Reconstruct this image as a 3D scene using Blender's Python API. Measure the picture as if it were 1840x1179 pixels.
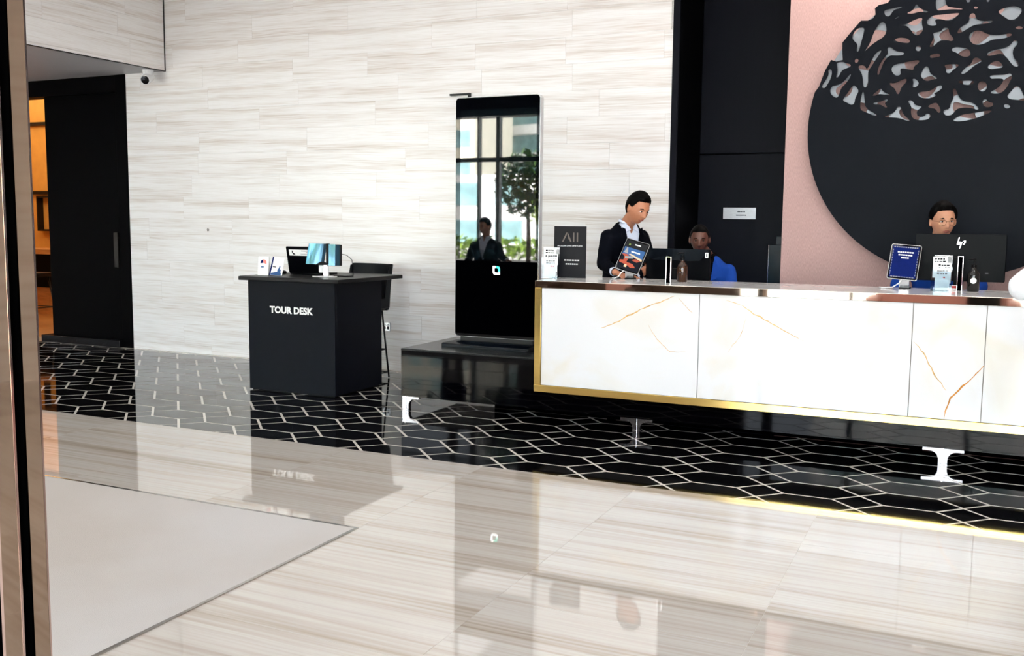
import bpy, bmesh, math, random
import numpy as np
from mathutils import Vector, Matrix, noise as mnoise
random.seed(7)
S = bpy.context.scene
C = bpy.context.collection
for o in list(bpy.data.objects): bpy.data.objects.remove(o)
R = math.radians

# ------------------------------------------------------------------ camera
F_PX, IW, IH = 1750.88, 1840, 1179
EYE = np.array([0.0, 0.0, 1.55])
def cam_axes(yaw, pitch, roll):
    f = np.array([-math.sin(yaw)*math.cos(pitch), math.cos(yaw)*math.cos(pitch), -math.sin(pitch)])
    r = np.array([math.cos(yaw), math.sin(yaw), 0.0]); u = np.cross(r, f)
    c, s = math.cos(roll), math.sin(roll)
    return c*r+s*u, -s*r+c*u, f
AX_R, AX_U, AX_F = cam_axes(R(25.0640), R(6.1412), R(0.5712))
def at(axis, val, x, y):
    """point of the photograph on a plane of the room (axis 0/1/2 = val)"""
    d = (x-IW/2)/F_PX*AX_R-(y-IH/2)/F_PX*AX_U+AX_F
    return EYE+(val-EYE[axis])/d[axis]*d
cd = bpy.data.cameras.new('camera'); cam = bpy.data.objects.new('camera', cd); C.objects.link(cam)
cd.sensor_width = 36.0; cd.sensor_fit = 'HORIZONTAL'; cd.lens = F_PX*36.0/IW
cd.clip_start = 0.05; cd.clip_end = 500
M = Matrix(((AX_R[0], AX_U[0], -AX_F[0], EYE[0]), (AX_R[1], AX_U[1], -AX_F[1], EYE[1]), (AX_R[2], AX_U[2], -AX_F[2], EYE[2]), (0, 0, 0, 1)))
cam.matrix_world = M
S.camera = cam

# ------------------------------------------------------------------ light and exposure
S.view_settings.view_transform = 'Standard'; S.view_settings.look = 'None'
S.view_settings.gamma = 1.0; S.view_settings.use_curve_mapping = False
S.view_settings.exposure = 2.16
S.cycles.use_denoising = True
S.cycles.max_bounces = 10; S.cycles.diffuse_bounces = 5; S.cycles.glossy_bounces = 5
S.cycles.transparent_max_bounces = 12; S.cycles.sample_clamp_indirect = 6.0
S.cycles.caustics_reflective = False; S.cycles.caustics_refractive = False
W = bpy.data.worlds.new('sky'); S.world = W; W.use_nodes = True
bg = W.node_tree.nodes['Background']; bg.inputs[0].default_value = (0.80, 0.89, 1.0, 1); bg.inputs[1].default_value = 3.0
sl = bpy.data.lights.new('sun', 'SUN'); sl.energy = 17.0; sl.angle = R(0.6); sl.color = (1.0, 0.97, 0.93)
sun = bpy.data.objects.new('sun', sl); C.objects.link(sun); sun.location = (0, 30, 40)
sun.rotation_euler = Vector((0.35, -0.75, -0.9)).to_track_quat('-Z', 'Y').to_euler()
pl_ = bpy.data.lights.new('facade_portal', 'AREA'); pl_.shape = 'RECTANGLE'; pl_.size = 18.0; pl_.size_y = 3.5
pl_.cycles.is_portal = True
pt = bpy.data.objects.new('facade_portal', pl_); C.objects.link(pt); pt.location = (-4.0, -1.45, 1.74)
pt.rotation_euler = (R(90), 0, 0)
def area(name, loc, sx, sy, power, col=(1, 0.985, 0.975), rot=(0, 0, 0), spread=None):
    l = bpy.data.lights.new(name, 'AREA'); l.shape = 'RECTANGLE'; l.size = sx; l.size_y = sy; l.energy = power; l.color = col
    if spread: l.spread = spread
    o = bpy.data.objects.new(name, l); C.objects.link(o); o.location = loc; o.rotation_euler = rot
    return o
# added fill lamps under the unseen lobby ceiling (frames built with the ceiling)
FILL_SPOTS = [(x, y) for x in (-6.6, -4.2, -1.8, 0.6) for y in (0.6, 3.2, 5.6)]
for (x, y) in FILL_SPOTS: area('ceiling_fill_light', (x, y, 4.36), 1.5, 0.9, 5.0)
# wall washer slot above the pink wall, and the pelmet above the niche
area('wall_washer_light', (0.2, 8.25, 4.30), 3.2, 0.08, 15.0, (1, 0.93, 0.86), (R(8), 0, 0))
area('bar_room_light', (-13.6, 11.0, 3.6), 2.0, 2.0, 8.0, (1.0, 0.76, 0.46))

# ------------------------------------------------------------------ materials
MATS = {}
def new_mat(name):
    m = bpy.data.materials.new(name); m.use_nodes = True
    nt = m.node_tree; b = nt.nodes['Principled BSDF']
    MATS[name] = m
    return m, nt, b
def setp(b, col=None, rough=None, metal=None, ior=None, spec=None, coat=None, emis=None, estr=None):
    if col is not None: b.inputs['Base Color'].default_value = (*col, 1)
    if rough is not None: b.inputs['Roughness'].default_value = rough
    if metal is not None: b.inputs['Metallic'].default_value = metal
    if ior is not None: b.inputs['IOR'].default_value = ior
    if spec is not None: b.inputs['Specular IOR Level'].default_value = spec
    if coat is not None: b.inputs['Coat Weight'].default_value = coat; b.inputs['Coat Roughness'].default_value = 0.03
    if emis is not None: b.inputs['Emission Color'].default_value = (*emis, 1); b.inputs['Emission Strength'].default_value = estr
def srgb(r, g, b):
    f = lambda c: (c/255/12.92) if c/255 <= 0.04045 else ((c/255+0.055)/1.055)**2.4
    return (f(r), f(g), f(b))
def plain(name, col, rough=0.5, metal=0.0, bump=0.0, scale=60.0, var=0.06, stretch=(1, 1, 1), **k):
    """procedural material: base colour with a fine noise variation, optional bump"""
    m, nt, b = new_mat(name); setp(b, col, rough, metal, **k)
    tc = nt.nodes.new('ShaderNodeTexCoord'); mp = nt.nodes.new('ShaderNodeMapping'); nz = nt.nodes.new('ShaderNodeTexNoise')
    mp.inputs['Scale'].default_value = stretch
    nz.inputs['Scale'].default_value = scale; nz.inputs['Detail'].default_value = 4
    nt.links.new(tc.outputs['Object'], mp.inputs['Vector']); nt.links.new(mp.outputs['Vector'], nz.inputs['Vector'])
    rp = nt.nodes.new('ShaderNodeValToRGB')
    rp.color_ramp.elements[0].position = 0.3; rp.color_ramp.elements[1].position = 0.7
    rp.color_ramp.elements[0].color = (*[max(0, c*(1-var)) for c in col], 1)
    rp.color_ramp.elements[1].color = (*[min(1, c*(1+var)) for c in col], 1)
    nt.links.new(nz.outputs['Fac'], rp.inputs['Fac']); nt.links.new(rp.outputs['Color'], b.inputs['Base Color'])
    if bump:
        bp = nt.nodes.new('ShaderNodeBump'); bp.inputs['Strength'].default_value = bump; bp.inputs['Distance'].default_value = 0.004
        nt.links.new(nz.outputs['Fac'], bp.inputs['Height']); nt.links.new(bp.outputs['Normal'], b.inputs['Normal'])
    return m
def patchy(name, c1, c2, scale):
    """slow worn colour variation over the fine grain of a plain material"""
    nt = MATS[name].node_tree; b = nt.nodes['Principled BSDF']; src = b.inputs['Base Color'].links[0].from_socket
    tc = nt.nodes.new('ShaderNodeTexCoord'); nz = nt.nodes.new('ShaderNodeTexNoise'); nz.inputs['Scale'].default_value = scale; nz.inputs['Detail'].default_value = 5
    rp = nt.nodes.new('ShaderNodeValToRGB'); rp.color_ramp.elements[0].position = 0.40; rp.color_ramp.elements[1].position = 0.62
    rp.color_ramp.elements[0].color = (*c1, 1); rp.color_ramp.elements[1].color = (*c2, 1)
    mx = nt.nodes.new('ShaderNodeMix'); mx.data_type = 'RGBA'; mx.inputs[0].default_value = 0.65
    nt.links.new(tc.outputs['Object'], nz.inputs['Vector']); nt.links.new(nz.outputs['Fac'], rp.inputs['Fac'])
    nt.links.new(src, mx.inputs[6]); nt.links.new(rp.outputs['Color'], mx.inputs[7]); nt.links.new(mx.outputs[2], b.inputs['Base Color'])
def veined(name, axis, stops, rough, ior=1.5, coarse=9.0, fine=42.0, tilt=0.012, coords='Object', warp=0.05, along=0.03, shift=0.08):
    """sedimentary striped marble; axis = index of the direction across the stripes"""
    m, nt, b = new_mat(name); setp(b, (0.8, 0.8, 0.8), rough, 0.0, ior=ior)
    N = nt.nodes.new; L = nt.links.new
    tc = N('ShaderNodeTexCoord'); oi = N('ShaderNodeObjectInfo')
    add = N('ShaderNodeVectorMath'); add.operation = 'MULTIPLY_ADD'
    cb = N('ShaderNodeCombineXYZ')
    for i in range(3): L(oi.outputs['Random'], cb.inputs[i])
    add.inputs[1].default_value = [(9.0, 9.0, 0.0), (9.0, 0.0, 0.0), (0.0, 0.0, 0.0)][0 if axis == 0 else 1 if axis == 1 else 2]
    add.inputs[1].default_value[0] = 6.0; add.inputs[1].default_value[axis] = shift
    ad0 = N('ShaderNodeVectorMath'); L(tc.outputs[coords], ad0.inputs[0]); L(oi.outputs['Location'], ad0.inputs[1])
    L(cb.outputs[0], add.inputs[0]); L(ad0.outputs[0], add.inputs[2])
    # slow waviness of the bedding
    wz = N('ShaderNodeTexNoise'); wz.inputs['Scale'].default_value = 0.9; wz.inputs['Detail'].default_value = 2
    L(add.outputs[0], wz.inputs['Vector'])
    wm = N('ShaderNodeMath'); wm.operation = 'MULTIPLY_ADD'; wm.inputs[1].default_value = warp; wm.inputs[2].default_value = -warp/2
    L(wz.outputs['Fac'], wm.inputs[0])
    sp = N('ShaderNodeSeparateXYZ'); L(add.outputs[0], sp.inputs[0])
    sm = N('ShaderNodeMath'); sm.operation = 'MULTIPLY_ADD'; sm.inputs[1].default_value = tilt
    L(sp.outputs[0], sm.inputs[0]); L(sp.outputs[axis], sm.inputs[2])
    s2 = N('ShaderNodeMath'); s2.operation = 'ADD'; L(sm.outputs[0], s2.inputs[0]); L(wm.outputs[0], s2.inputs[1])
    xs = N('ShaderNodeMath'); xs.operation = 'MULTIPLY'; xs.inputs[1].default_value = along; L(sp.outputs[0], xs.inputs[0])
    cv = N('ShaderNodeCombineXYZ'); L(xs.outputs[0], cv.inputs[0]); L(s2.outputs[0], cv.inputs[1])
    n1 = N('ShaderNodeTexNoise'); n1.inputs['Scale'].default_value = coarse; n1.inputs['Detail'].default_value = 3; L(cv.outputs[0], n1.inputs['Vector'])
    n2 = N('ShaderNodeTexNoise'); n2.inputs['Scale'].default_value = fine; n2.inputs['Detail'].default_value = 5; L(cv.outputs[0], n2.inputs['Vector'])
    mx = N('ShaderNodeMath'); mx.operation = 'MULTIPLY_ADD'; mx.inputs[1].default_value = 0.55
    ml = N('ShaderNodeMath'); ml.operation = 'MULTIPLY'; ml.inputs[1].default_value = 0.45
    L(n2.outputs['Fac'], ml.inputs[0]); L(n1.outputs['Fac'], mx.inputs[0]); L(ml.outputs[0], mx.inputs[2])
    rp = N('ShaderNodeValToRGB')
    while len(rp.color_ramp.elements) < len(stops): rp.color_ramp.elements.new(0.5)
    for e, (p, c) in zip(rp.color_ramp.elements, stops): e.position = p; e.color = (*c, 1)
    L(mx.outputs[0], rp.inputs['Fac']); L(rp.outputs['Color'], b.inputs['Base Color'])
    return m
WALLST = [(0.30, srgb(196, 186, 177)), (0.40, srgb(218, 211, 206)), (0.48, srgb(231, 228, 226)), (0.58, srgb(240, 239, 239)), (0.72, srgb(222, 216, 211))]
veined('wall_marble', 2, WALLST, 0.32, coarse=11, fine=85)
FLST = [(0.28, srgb(134, 119, 103)), (0.38, srgb(163, 151, 138)), (0.46, srgb(182, 173, 163)), (0.56, srgb(195, 190, 183)), (0.72, srgb(172, 163, 152))]
veined('floor_marble', 1, FLST, 0.03, ior=2.5, coarse=5, fine=34, tilt=0.0, warp=0.03, along=0.02)
plain('hex_black', srgb(8, 8, 10), 0.045, var=0.25, scale=9, stretch=(0.4, 3, 1), ior=1.55)
plain('grout', srgb(214, 208, 198), 0.12, scale=30)
plain('grout_dark', srgb(150, 142, 132), 0.3, scale=30)
plain('carpet', srgb(184, 181, 178), 0.95, bump=0.6, scale=260, var=0.10)
patchy('carpet', srgb(190, 188, 186), srgb(176, 168, 158), 0.55)
plain('steel_trim', srgb(190, 188, 184), 0.18, 1.0, scale=20)
plain('soffit_paint', srgb(176, 176, 181), 0.5, scale=3, var=0.02)
plain('ceiling_paint', srgb(235, 233, 230), 0.7, scale=3, var=0.02)
plain('black_door', srgb(2, 2, 3), 0.5, spec=0.04, scale=30, var=0.15)
plain('black_steel', srgb(10, 10, 12), 0.35, spec=0.3, scale=30, var=0.1)
plain('dark_panel', srgb(10, 12, 20), 0.45, spec=0.08, scale=4, var=0.08, stretch=(8, 8, 0.4))
plain('recess_black', srgb(2, 2, 3), 0.5, spec=0.03, scale=10, var=0.1)
plain('pink_fabric', srgb(186, 152, 148), 0.75, bump=0.3, scale=34, var=0.17, stretch=(9, 9, 1.2))
plain('sculpture_dark', srgb(8, 12, 20), 0.5, spec=0.08, scale=3, var=0.10)
plain('sculpture_silver', srgb(124, 127, 133), 0.4, 0.6, scale=2, var=0.10)
plain('black_lacquer', srgb(2, 2, 4), 0.04, scale=20, ior=1.25)
plain('platform_top', srgb(16, 16, 19), 0.2, spec=0.3, scale=20)
plain('chrome', srgb(225, 225, 228), 0.06, 1.0, scale=10, var=0.02)
plain('bronze_mirror', srgb(164, 144, 127), 0.035, 1.0, scale=3, var=0.05)
plain('pink_edge', srgb(232, 205, 196), 0.12, 1.0, scale=3, var=0.04)
plain('rubber', srgb(3, 3, 3), 0.7, scale=60, spec=0.0)
plain('gold', srgb(240, 206, 126), 0.14, 1.0, scale=6, var=0.05, stretch=(0.3, 1, 8))
plain('champagne', srgb(226, 212, 196), 0.03, 1.0, scale=3, var=0.02)
plain('counter_stone', srgb(214, 214, 214), 0.10, scale=5, var=0.04)
plain('matte_black', srgb(1, 1, 2), 0.35, scale=30, spec=0.0)
plain('foot_steel', srgb(168, 166, 170), 0.2, 1.0, scale=30, var=0.08)
plain('screen_black', srgb(3, 4, 6), 0.02, scale=20, ior=1.36)
plain('screen_lcd', srgb(6, 12, 15), 0.02, scale=20, ior=2.1)
plain('silver_paint', srgb(200, 200, 202), 0.22, 0.9, scale=20, var=0.03)
plain('base_navy', srgb(7, 13, 20), 0.25, spec=0.2, scale=20)
plain('desk_navy', srgb(6, 9, 18), 0.45, spec=0.08, scale=25, var=0.08)
plain('desk_top', srgb(16, 15, 17), 0.35, spec=0.12, scale=40, var=0.1, stretch=(1, 6, 1))
plain('white_print', srgb(240, 240, 238), 0.5, scale=40, var=0.02)
plain('grey_print', srgb(150, 150, 152), 0.5, scale=40, var=0.02)
plain('dark_print', srgb(16, 18, 28), 0.5, spec=0.1, scale=40)
plain('red_print', srgb(208, 60, 58), 0.5, scale=40)
plain('salmon_print', srgb(232, 120, 108), 0.5, scale=40)
plain('blue_print', srgb(24, 80, 136), 0.5, scale=40)
plain('navy_print', srgb(10, 26, 88), 0.5, spec=0.05, scale=40)
plain('orange_print', srgb(170, 66, 36), 0.5, scale=40)
plain('sand_print', srgb(220, 186, 150), 0.5, scale=40)
plain('teal_logo', srgb(40, 190, 160), 0.4, scale=40, emis=srgb(40, 190, 160), estr=0.35)
plain('white_logo', srgb(245, 245, 245), 0.4, scale=40, emis=(1, 1, 1), estr=0.35)
plain('sign_grey', srgb(33, 33, 36), 0.45, spec=0.1, scale=40, var=0.04)
plain('handle_bronze', srgb(40, 36, 33), 0.45, 0.3, scale=40, var=0.06)
plain('sign_bronze', srgb(120, 112, 104), 0.3, 0.6, scale=40, var=0.04)
plain('black_plastic', srgb(5, 5, 7), 0.4, spec=0.1, scale=80, var=0.1)
plain('monitor_black', srgb(3, 4, 7), 0.35, spec=0.05, scale=60, var=0.1)
plain('blue_glass', srgb(70, 108, 132), 0.06, 0.7, scale=4, var=0.12)
plain('white_plastic', srgb(226, 227, 229), 0.3, scale=40, var=0.02)
plain('leather', srgb(7, 11, 16), 0.4, spec=0.15, bump=0.15, scale=160, var=0.12)
plain('amber_glass', srgb(52, 26, 8), 0.06, scale=10, var=0.2)
plain('dark_bottle', srgb(16, 13, 9), 0.06, scale=10, var=0.2)
plain('teal_panel', srgb(8, 24, 32), 0.2, spec=0.2, scale=10, var=0.2)
plain('plaque_steel', srgb(176, 178, 184), 0.3, 0.8, scale=30, var=0.1, stretch=(1, 1, 12))
plain('amber_wall', srgb(206, 158, 84), 0.55, scale=6, var=0.06)
plain('warm_wood', srgb(168, 118, 66), 0.4, scale=5, var=0.2, stretch=(1, 9, 9))
plain('warm_strip', (1, 0.8, 0.5), 0.5, emis=(1.0, 0.78, 0.42), estr=1.6)
plain('concrete', srgb(170, 166, 160), 0.8, scale=2)
plain('asphalt', srgb(122, 120, 118), 0.9, scale=3)
plain('leaf', srgb(60, 92, 34), 0.55, scale=9, var=0.35)
plain('hedge_leaf', srgb(120, 146, 58), 0.6, scale=9, var=0.4)
plain('bark', srgb(84, 66, 50), 0.9, bump=0.5, scale=20, var=0.2)
plain('tower_white', srgb(232, 230, 226), 0.6, scale=2)
plain('tower_cream', srgb(226, 218, 196), 0.7, scale=2)
plain('tower_glass', srgb(130, 164, 166), 0.08, scale=1, var=0.3)
plain('bronze_brown', srgb(74, 58, 50), 0.35, scale=4)
plain('rose_fabric', srgb(214, 160, 150), 0.85, scale=40)
plain('yellow_paint', srgb(230, 190, 40), 0.5, scale=4)
# people
plain('skin_tan', srgb(178, 118, 88), 0.5, scale=50, var=0.05)
plain('skin_light', srgb(186, 132, 104), 0.5, scale=50, var=0.05)
plain('skin_dark', srgb(84, 48, 36), 0.42, scale=50, var=0.06)
plain('lip_tan', srgb(150, 82, 70), 0.45, scale=50)
plain('lip_dark', srgb(84, 40, 38), 0.4, scale=50)
plain('hair_black', srgb(4, 3, 3), 0.6, spec=0.06, bump=0.5, scale=90, var=0.3, stretch=(1, 1, 0.3))
plain('eye_white', srgb(220, 215, 210), 0.25, scale=50, var=0.02)
plain('iris', srgb(26, 16, 12), 0.15, scale=50)
plain('suit_navy', srgb(6, 8, 16), 0.8, spec=0.05, bump=0.2, scale=200, var=0.12)
plain('suit_blue', srgb(16, 62, 148), 0.75, spec=0.15, bump=0.2, scale=200, var=0.10)
plain('shirt_white', srgb(206, 214, 232), 0.75, bump=0.15, scale=120, var=0.04)
plain('shirt_bright', srgb(238, 240, 244), 0.75, bump=0.15, scale=120, var=0.03)
plain('trouser_dark', srgb(6, 6, 8), 0.8, spec=0.05, scale=120)
plain('shoe_black', srgb(12, 12, 12), 0.3, scale=60)
plain('glasses_metal', srgb(176, 140, 104), 0.25, 1.0, scale=60)
def thin_glass(name, tint=(0.97, 0.965, 0.965), ior=1.45):
    m = bpy.data.materials.new(name); m.use_nodes = True; nt = m.node_tree; nt.nodes.clear()
    o = nt.nodes.new('ShaderNodeOutputMaterial'); mx = nt.nodes.new('ShaderNodeMixShader'); fr = nt.nodes.new('ShaderNodeFresnel')
    t = nt.nodes.new('ShaderNodeBsdfTransparent'); g = nt.nodes.new('ShaderNodeBsdfGlossy')
    t.inputs[0].default_value = (*tint, 1); g.inputs['Roughness'].default_value = 0.01; fr.inputs[0].default_value = ior
    nt.links.new(fr.outputs[0], mx.inputs[0]); nt.links.new(t.outputs[0], mx.inputs[1]); nt.links.new(g.outputs[0], mx.inputs[2])
    nt.links.new(mx.outputs[0], o.inputs[0]); MATS[name] = m; return m
thin_glass('window_glass'); thin_glass('acrylic', (0.86, 0.92, 0.96), 1.5)
# onyx panels of the counter: white stone with warm clouding
m, nt, b = new_mat('onyx'); setp(b, (0.9, 0.9, 0.9), 0.07, ior=1.5)
tc = nt.nodes.new('ShaderNodeTexCoord'); nz = nt.nodes.new('ShaderNodeTexNoise'); nz.inputs['Scale'].default_value = 1.6; nz.inputs['Detail'].default_value = 6; nz.inputs['Distortion'].default_value = 1.4
rp = nt.nodes.new('ShaderNodeValToRGB')
rp.color_ramp.elements[0].position = 0.30; rp.color_ramp.elements[0].color = (*srgb(213, 208, 199), 1)
rp.color_ramp.elements[1].position = 0.52; rp.color_ramp.elements[1].color = (*srgb(215, 215, 217), 1)
nt.links.new(tc.outputs['Object'], nz.inputs['Vector']); nt.links.new(nz.outputs['Fac'], rp.inputs['Fac']); nt.links.new(rp.outputs['Color'], b.inputs['Base Color'])
plain('onyx_vein', srgb(206, 164, 100), 0.1, scale=14, var=0.25)
plain('onyx_vein_dark', srgb(186, 122, 50), 0.1, scale=14, var=0.25)
# ------------------------------------------------------------------ helpers
def tag(o, label=None, cat=None, group=None, kind=None):
    if label: o['label'] = label
    if cat: o['category'] = cat
    if group: o['group'] = group
    if kind: o['kind'] = kind
    return o
def empty(name, loc, label=None, cat=None, group=None, kind=None, rotz=0.0):
    o = bpy.data.objects.new(name, None); C.objects.link(o); o.location = loc; o.rotation_euler = (0, 0, rotz)
    o.empty_display_size = 0.1
    return tag(o, label, cat, group, kind)
def link(name, me, mat, parent=None, loc=(0, 0, 0), rot=(0, 0, 0)):
    o = bpy.data.objects.new(name, me); C.objects.link(o)
    if mat is not None:
        ms = mat if isinstance(mat, (list, tuple)) else [mat]
        if not me.materials:
            for q in ms: me.materials.append(MATS[q])
    o.location = loc; o.rotation_euler = rot
    if parent is not None: o.parent = parent
    return o
class MB:
    """collects polygons; build() makes ONE mesh object"""
    def __init__(s): s.v = []; s.f = []; s.mi = []
    def add(s, vs, fs, mi=0):
        n = len(s.v); s.v += [tuple(map(float, p)) for p in vs]
        s.f += [tuple(i+n for i in f) for f in fs]; s.mi += [mi]*len(fs); return s
    def box(s, x0, x1, y0, y1, z0, z1, mi=0):
        v = [(x, y, z) for z in (z0, z1) for y in (y0, y1) for x in (x0, x1)]
        return s.add(v, [(0, 2, 3, 1), (4, 5, 7, 6), (0, 1, 5, 4), (2, 6, 7, 3), (0, 4, 6, 2), (1, 3, 7, 5)], mi)
    def prism(s, poly, z0, z1, plane='xy', mi=0):
        """extrude a polygon; plane xy -> along z, xz -> along y, yz -> along x"""
        n = len(poly)
        def P(a, b, c): return {'xy': (a, b, c), 'xz': (a, c, b), 'yz': (c, a, b)}[plane]
        v = [P(a, b, z0) for a, b in poly]+[P(a, b, z1) for a, b in poly]
        f = [tuple(range(n))[::-1], tuple(range(n, 2*n))]+[(i, (i+1) % n, n+(i+1) % n, n+i) for i in range(n)]
        return s.add(v, f, mi)
    def tube(s, pts, rad, seg=10, caps=True, mi=0):
        pts = [Vector(p) for p in pts]; n = len(pts)
        rad = rad if isinstance(rad, (list, tuple)) else [rad]*n
        vs = []; fs = []; up = None
        for i, p in enumerate(pts):
            t = (pts[min(i+1, n-1)]-pts[max(i-1, 0)]).normalized()
            if up is None:
                up = t.orthogonal().normalized()
            else:
                up = (up-t*up.dot(t)).normalized()
            bn = t.cross(up)
            for k in range(seg):
                a = 2*math.pi*k/seg; vs.append(p+(up*math.cos(a)+bn*math.sin(a))*rad[i])
        for i in range(n-1):
            for k in range(seg):
                a = i*seg+k; b = i*seg+(k+1) % seg; fs.append((a, b, b+seg, a+seg))
        if caps: fs.append(tuple(range(seg))[::-1]); fs.append(tuple(range((n-1)*seg, n*seg)))
        return s.add(vs, fs, mi)
    def lathe(s, prof, cx=0, cy=0, seg=24, mi=0):
        vs = []; fs = []; n = len(prof)
        for r, z in prof:
            for k in range(seg):
                a = 2*math.pi*k/seg; vs.append((cx+r*math.cos(a), cy+r*math.sin(a), z))
        for i in range(n-1):
            for k in range(seg):
                a = i*seg+k; b = i*seg+(k+1) % seg; fs.append((a, b, b+seg, a+seg))
        fs.append(tuple(range(seg))[::-1]); fs.append(tuple(range((n-1)*seg, n*seg)))
        return s.add(vs, fs, mi)
    def ball(s, c, r, seg=16, rings=10, mi=0):
        r = r if isinstance(r, (list, tuple)) else (r, r, r); vs = [(c[0], c[1], c[2]-r[2])]; fs = []
        for i in range(1, rings):
            e = -math.pi/2+math.pi*i/rings
            for k in range(seg):
                a = 2*math.pi*k/seg; vs.append((c[0]+r[0]*math.cos(e)*math.cos(a), c[1]+r[1]*math.cos(e)*math.sin(a), c[2]+r[2]*math.sin(e)))
        vs.append((c[0], c[1], c[2]+r[2])); t = len(vs)-1
        for k in range(seg):
            fs.append((0, 1+(k+1) % seg, 1+k)); fs.append((t, t-seg+k, t-seg+(k+1) % seg))
        for i in range(rings-2):
            for k in range(seg):
                a = 1+i*seg+k; b = 1+i*seg+(k+1) % seg; fs.append((a, b, b+seg, a+seg))
        return s.add(vs, fs, mi)
    def xf(s, m):
        s.v = [tuple(m @ Vector(p)) for p in s.v]; return s
    def mesh(s, name):
        me = bpy.data.meshes.new(name); me.from_pydata(s.v, [], s.f); me.polygons.foreach_set('material_index', s.mi); me.update(); return me
    def build(s, name, mat, parent=None, loc=(0, 0, 0), rot=(0, 0, 0), smooth=False, bevel=0.0, seg=2, auto=None):
        me = s.mesh(name); bm = bmesh.new(); bm.from_mesh(me); bmesh.ops.recalc_face_normals(bm, faces=bm.faces); bm.to_mesh(me); bm.free()
        o = link(name, me, mat, parent, loc, rot)
        if bevel:
            md = o.modifiers.new('bevel', 'BEVEL'); md.width = bevel; md.segments = seg; md.limit_method = 'ANGLE'; md.angle_limit = R(40)
        if smooth or bevel:
            me.polygons.foreach_set('use_smooth', [True]*len(me.polygons))
            if auto is not None or bevel: me.set_sharp_from_angle(angle=R(auto or 40))
        return o
def B(x0, x1, y0, y1, z0, z1): return MB().box(x0, x1, y0, y1, z0, z1)
def rrect(w, h, r, seg=5, cx=0, cy=0):
    out = []
    for (sx, sy, a0) in ((1, 1, 0), (-1, 1, 90), (-1, -1, 180), (1, -1, 270)):
        for k in range(seg+1):
            a = R(a0+90*k/seg); out.append((cx+sx*(w/2-r)+r*math.cos(a), cy+sy*(h/2-r)+r*math.sin(a)))
    return out
def text(name, body, size, mat, parent, loc, rot=(R(90), 0, 0), depth=0.001, bold=0.0, align='CENTER', sx=1.0):
    cu = bpy.data.curves.new(name, 'FONT'); cu.body = body; cu.size = size; cu.extrude = depth; cu.offset = bold; cu.align_x = align; cu.align_y = 'CENTER'
    cu.resolution_u = 3
    t = bpy.data.objects.new(name, cu); C.objects.link(t)
    bpy.context.view_layer.update()
    me = bpy.data.meshes.new_from_object(t.evaluated_get(bpy.context.evaluated_depsgraph_get()))
    bpy.data.objects.remove(t); me.name = name; me.materials.clear()
    for v in me.vertices: v.co.x *= sx
    return link(name, me, mat, parent, loc, rot)
def fit_text(name, body, width, height, mat, parent, loc, rot=(R(90), 0, 0), depth=0.001, bold=0.0):
    o = text(name, body, height*1.4, mat, parent, loc, rot, depth, bold)
    xs = [v.co.x for v in o.data.vertices]; ys = [v.co.y for v in o.data.vertices]
    cx, cy = (max(xs)+min(xs))/2, (max(ys)+min(ys))/2; kx = width/(max(xs)-min(xs)); ky = height/(max(ys)-min(ys))
    for v in o.data.vertices: v.co.x = (v.co.x-cx)*kx; v.co.y = (v.co.y-cy)*ky
    return o
def clip(poly, axis, val, keep_greater):
    out = []; n = len(poly)
    for i in range(n):
        a, b = poly[i], poly[(i+1) % n]
        ina = (a[axis] >= val) == keep_greater; inb = (b[axis] >= val) == keep_greater
        if ina: out.append(a)
        if ina != inb:
            t = (val-a[axis])/(b[axis]-a[axis]); out.append((a[0]+(b[0]-a[0])*t, a[1]+(b[1]-a[1])*t))
    return out
def pieces(name, me, mat, parent, spots):
    for p in spots: link(name, me, mat, parent, p)

# ------------------------------------------------------------------ the setting
WY = 8.66                      # face of the marble wall
CEIL = 4.42
X0, X1, Y0 = -13.6, 5.2, -1.5  # lobby extents
EDGE = 5.462                   # where the striped floor meets the hexagon floor
MATX, MATY = -2.735, 4.035     # corner of the entrance mat
# --- floor
floor = B(X0, X1, Y0, WY+0.25, -0.20, -0.0012).build('floor', 'grout'); tag(floor, 'polished striped marble floor with a black hexagon tile band', kind='structure')
TXP, TYP = 1.035, 0.65
k0 = math.floor((X0+0.67)/TXP); cols = [-0.67+TXP*k for k in range(k0, 9)]
rows = [EDGE-TYP*k for k in range(0, 12)]
for cx in cols:
    xa, xb = max(cx, X0), min(cx+TXP, X1)
    if xb-xa < 0.03: continue
    for ry in rows:
        yb, ya = ry, max(ry-TYP, Y0)
        if yb-ya < 0.03: continue
        if xb <= MATX+0.02:
            if yb <= MATY+0.02: continue
            ya = max(ya, MATY)
        if math.hypot((xa+xb)/2+2, (ya+yb)/2-3) > 9.5: continue
        g = 0.0007
        w, h = (xb-xa)/2-g, (yb-ya)/2-g
        B(-w, w, -h, h, -0.012, 0.0).build('floor_tile', 'floor_marble', floor, ((xa+xb)/2, (ya+yb)/2, 0))
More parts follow.
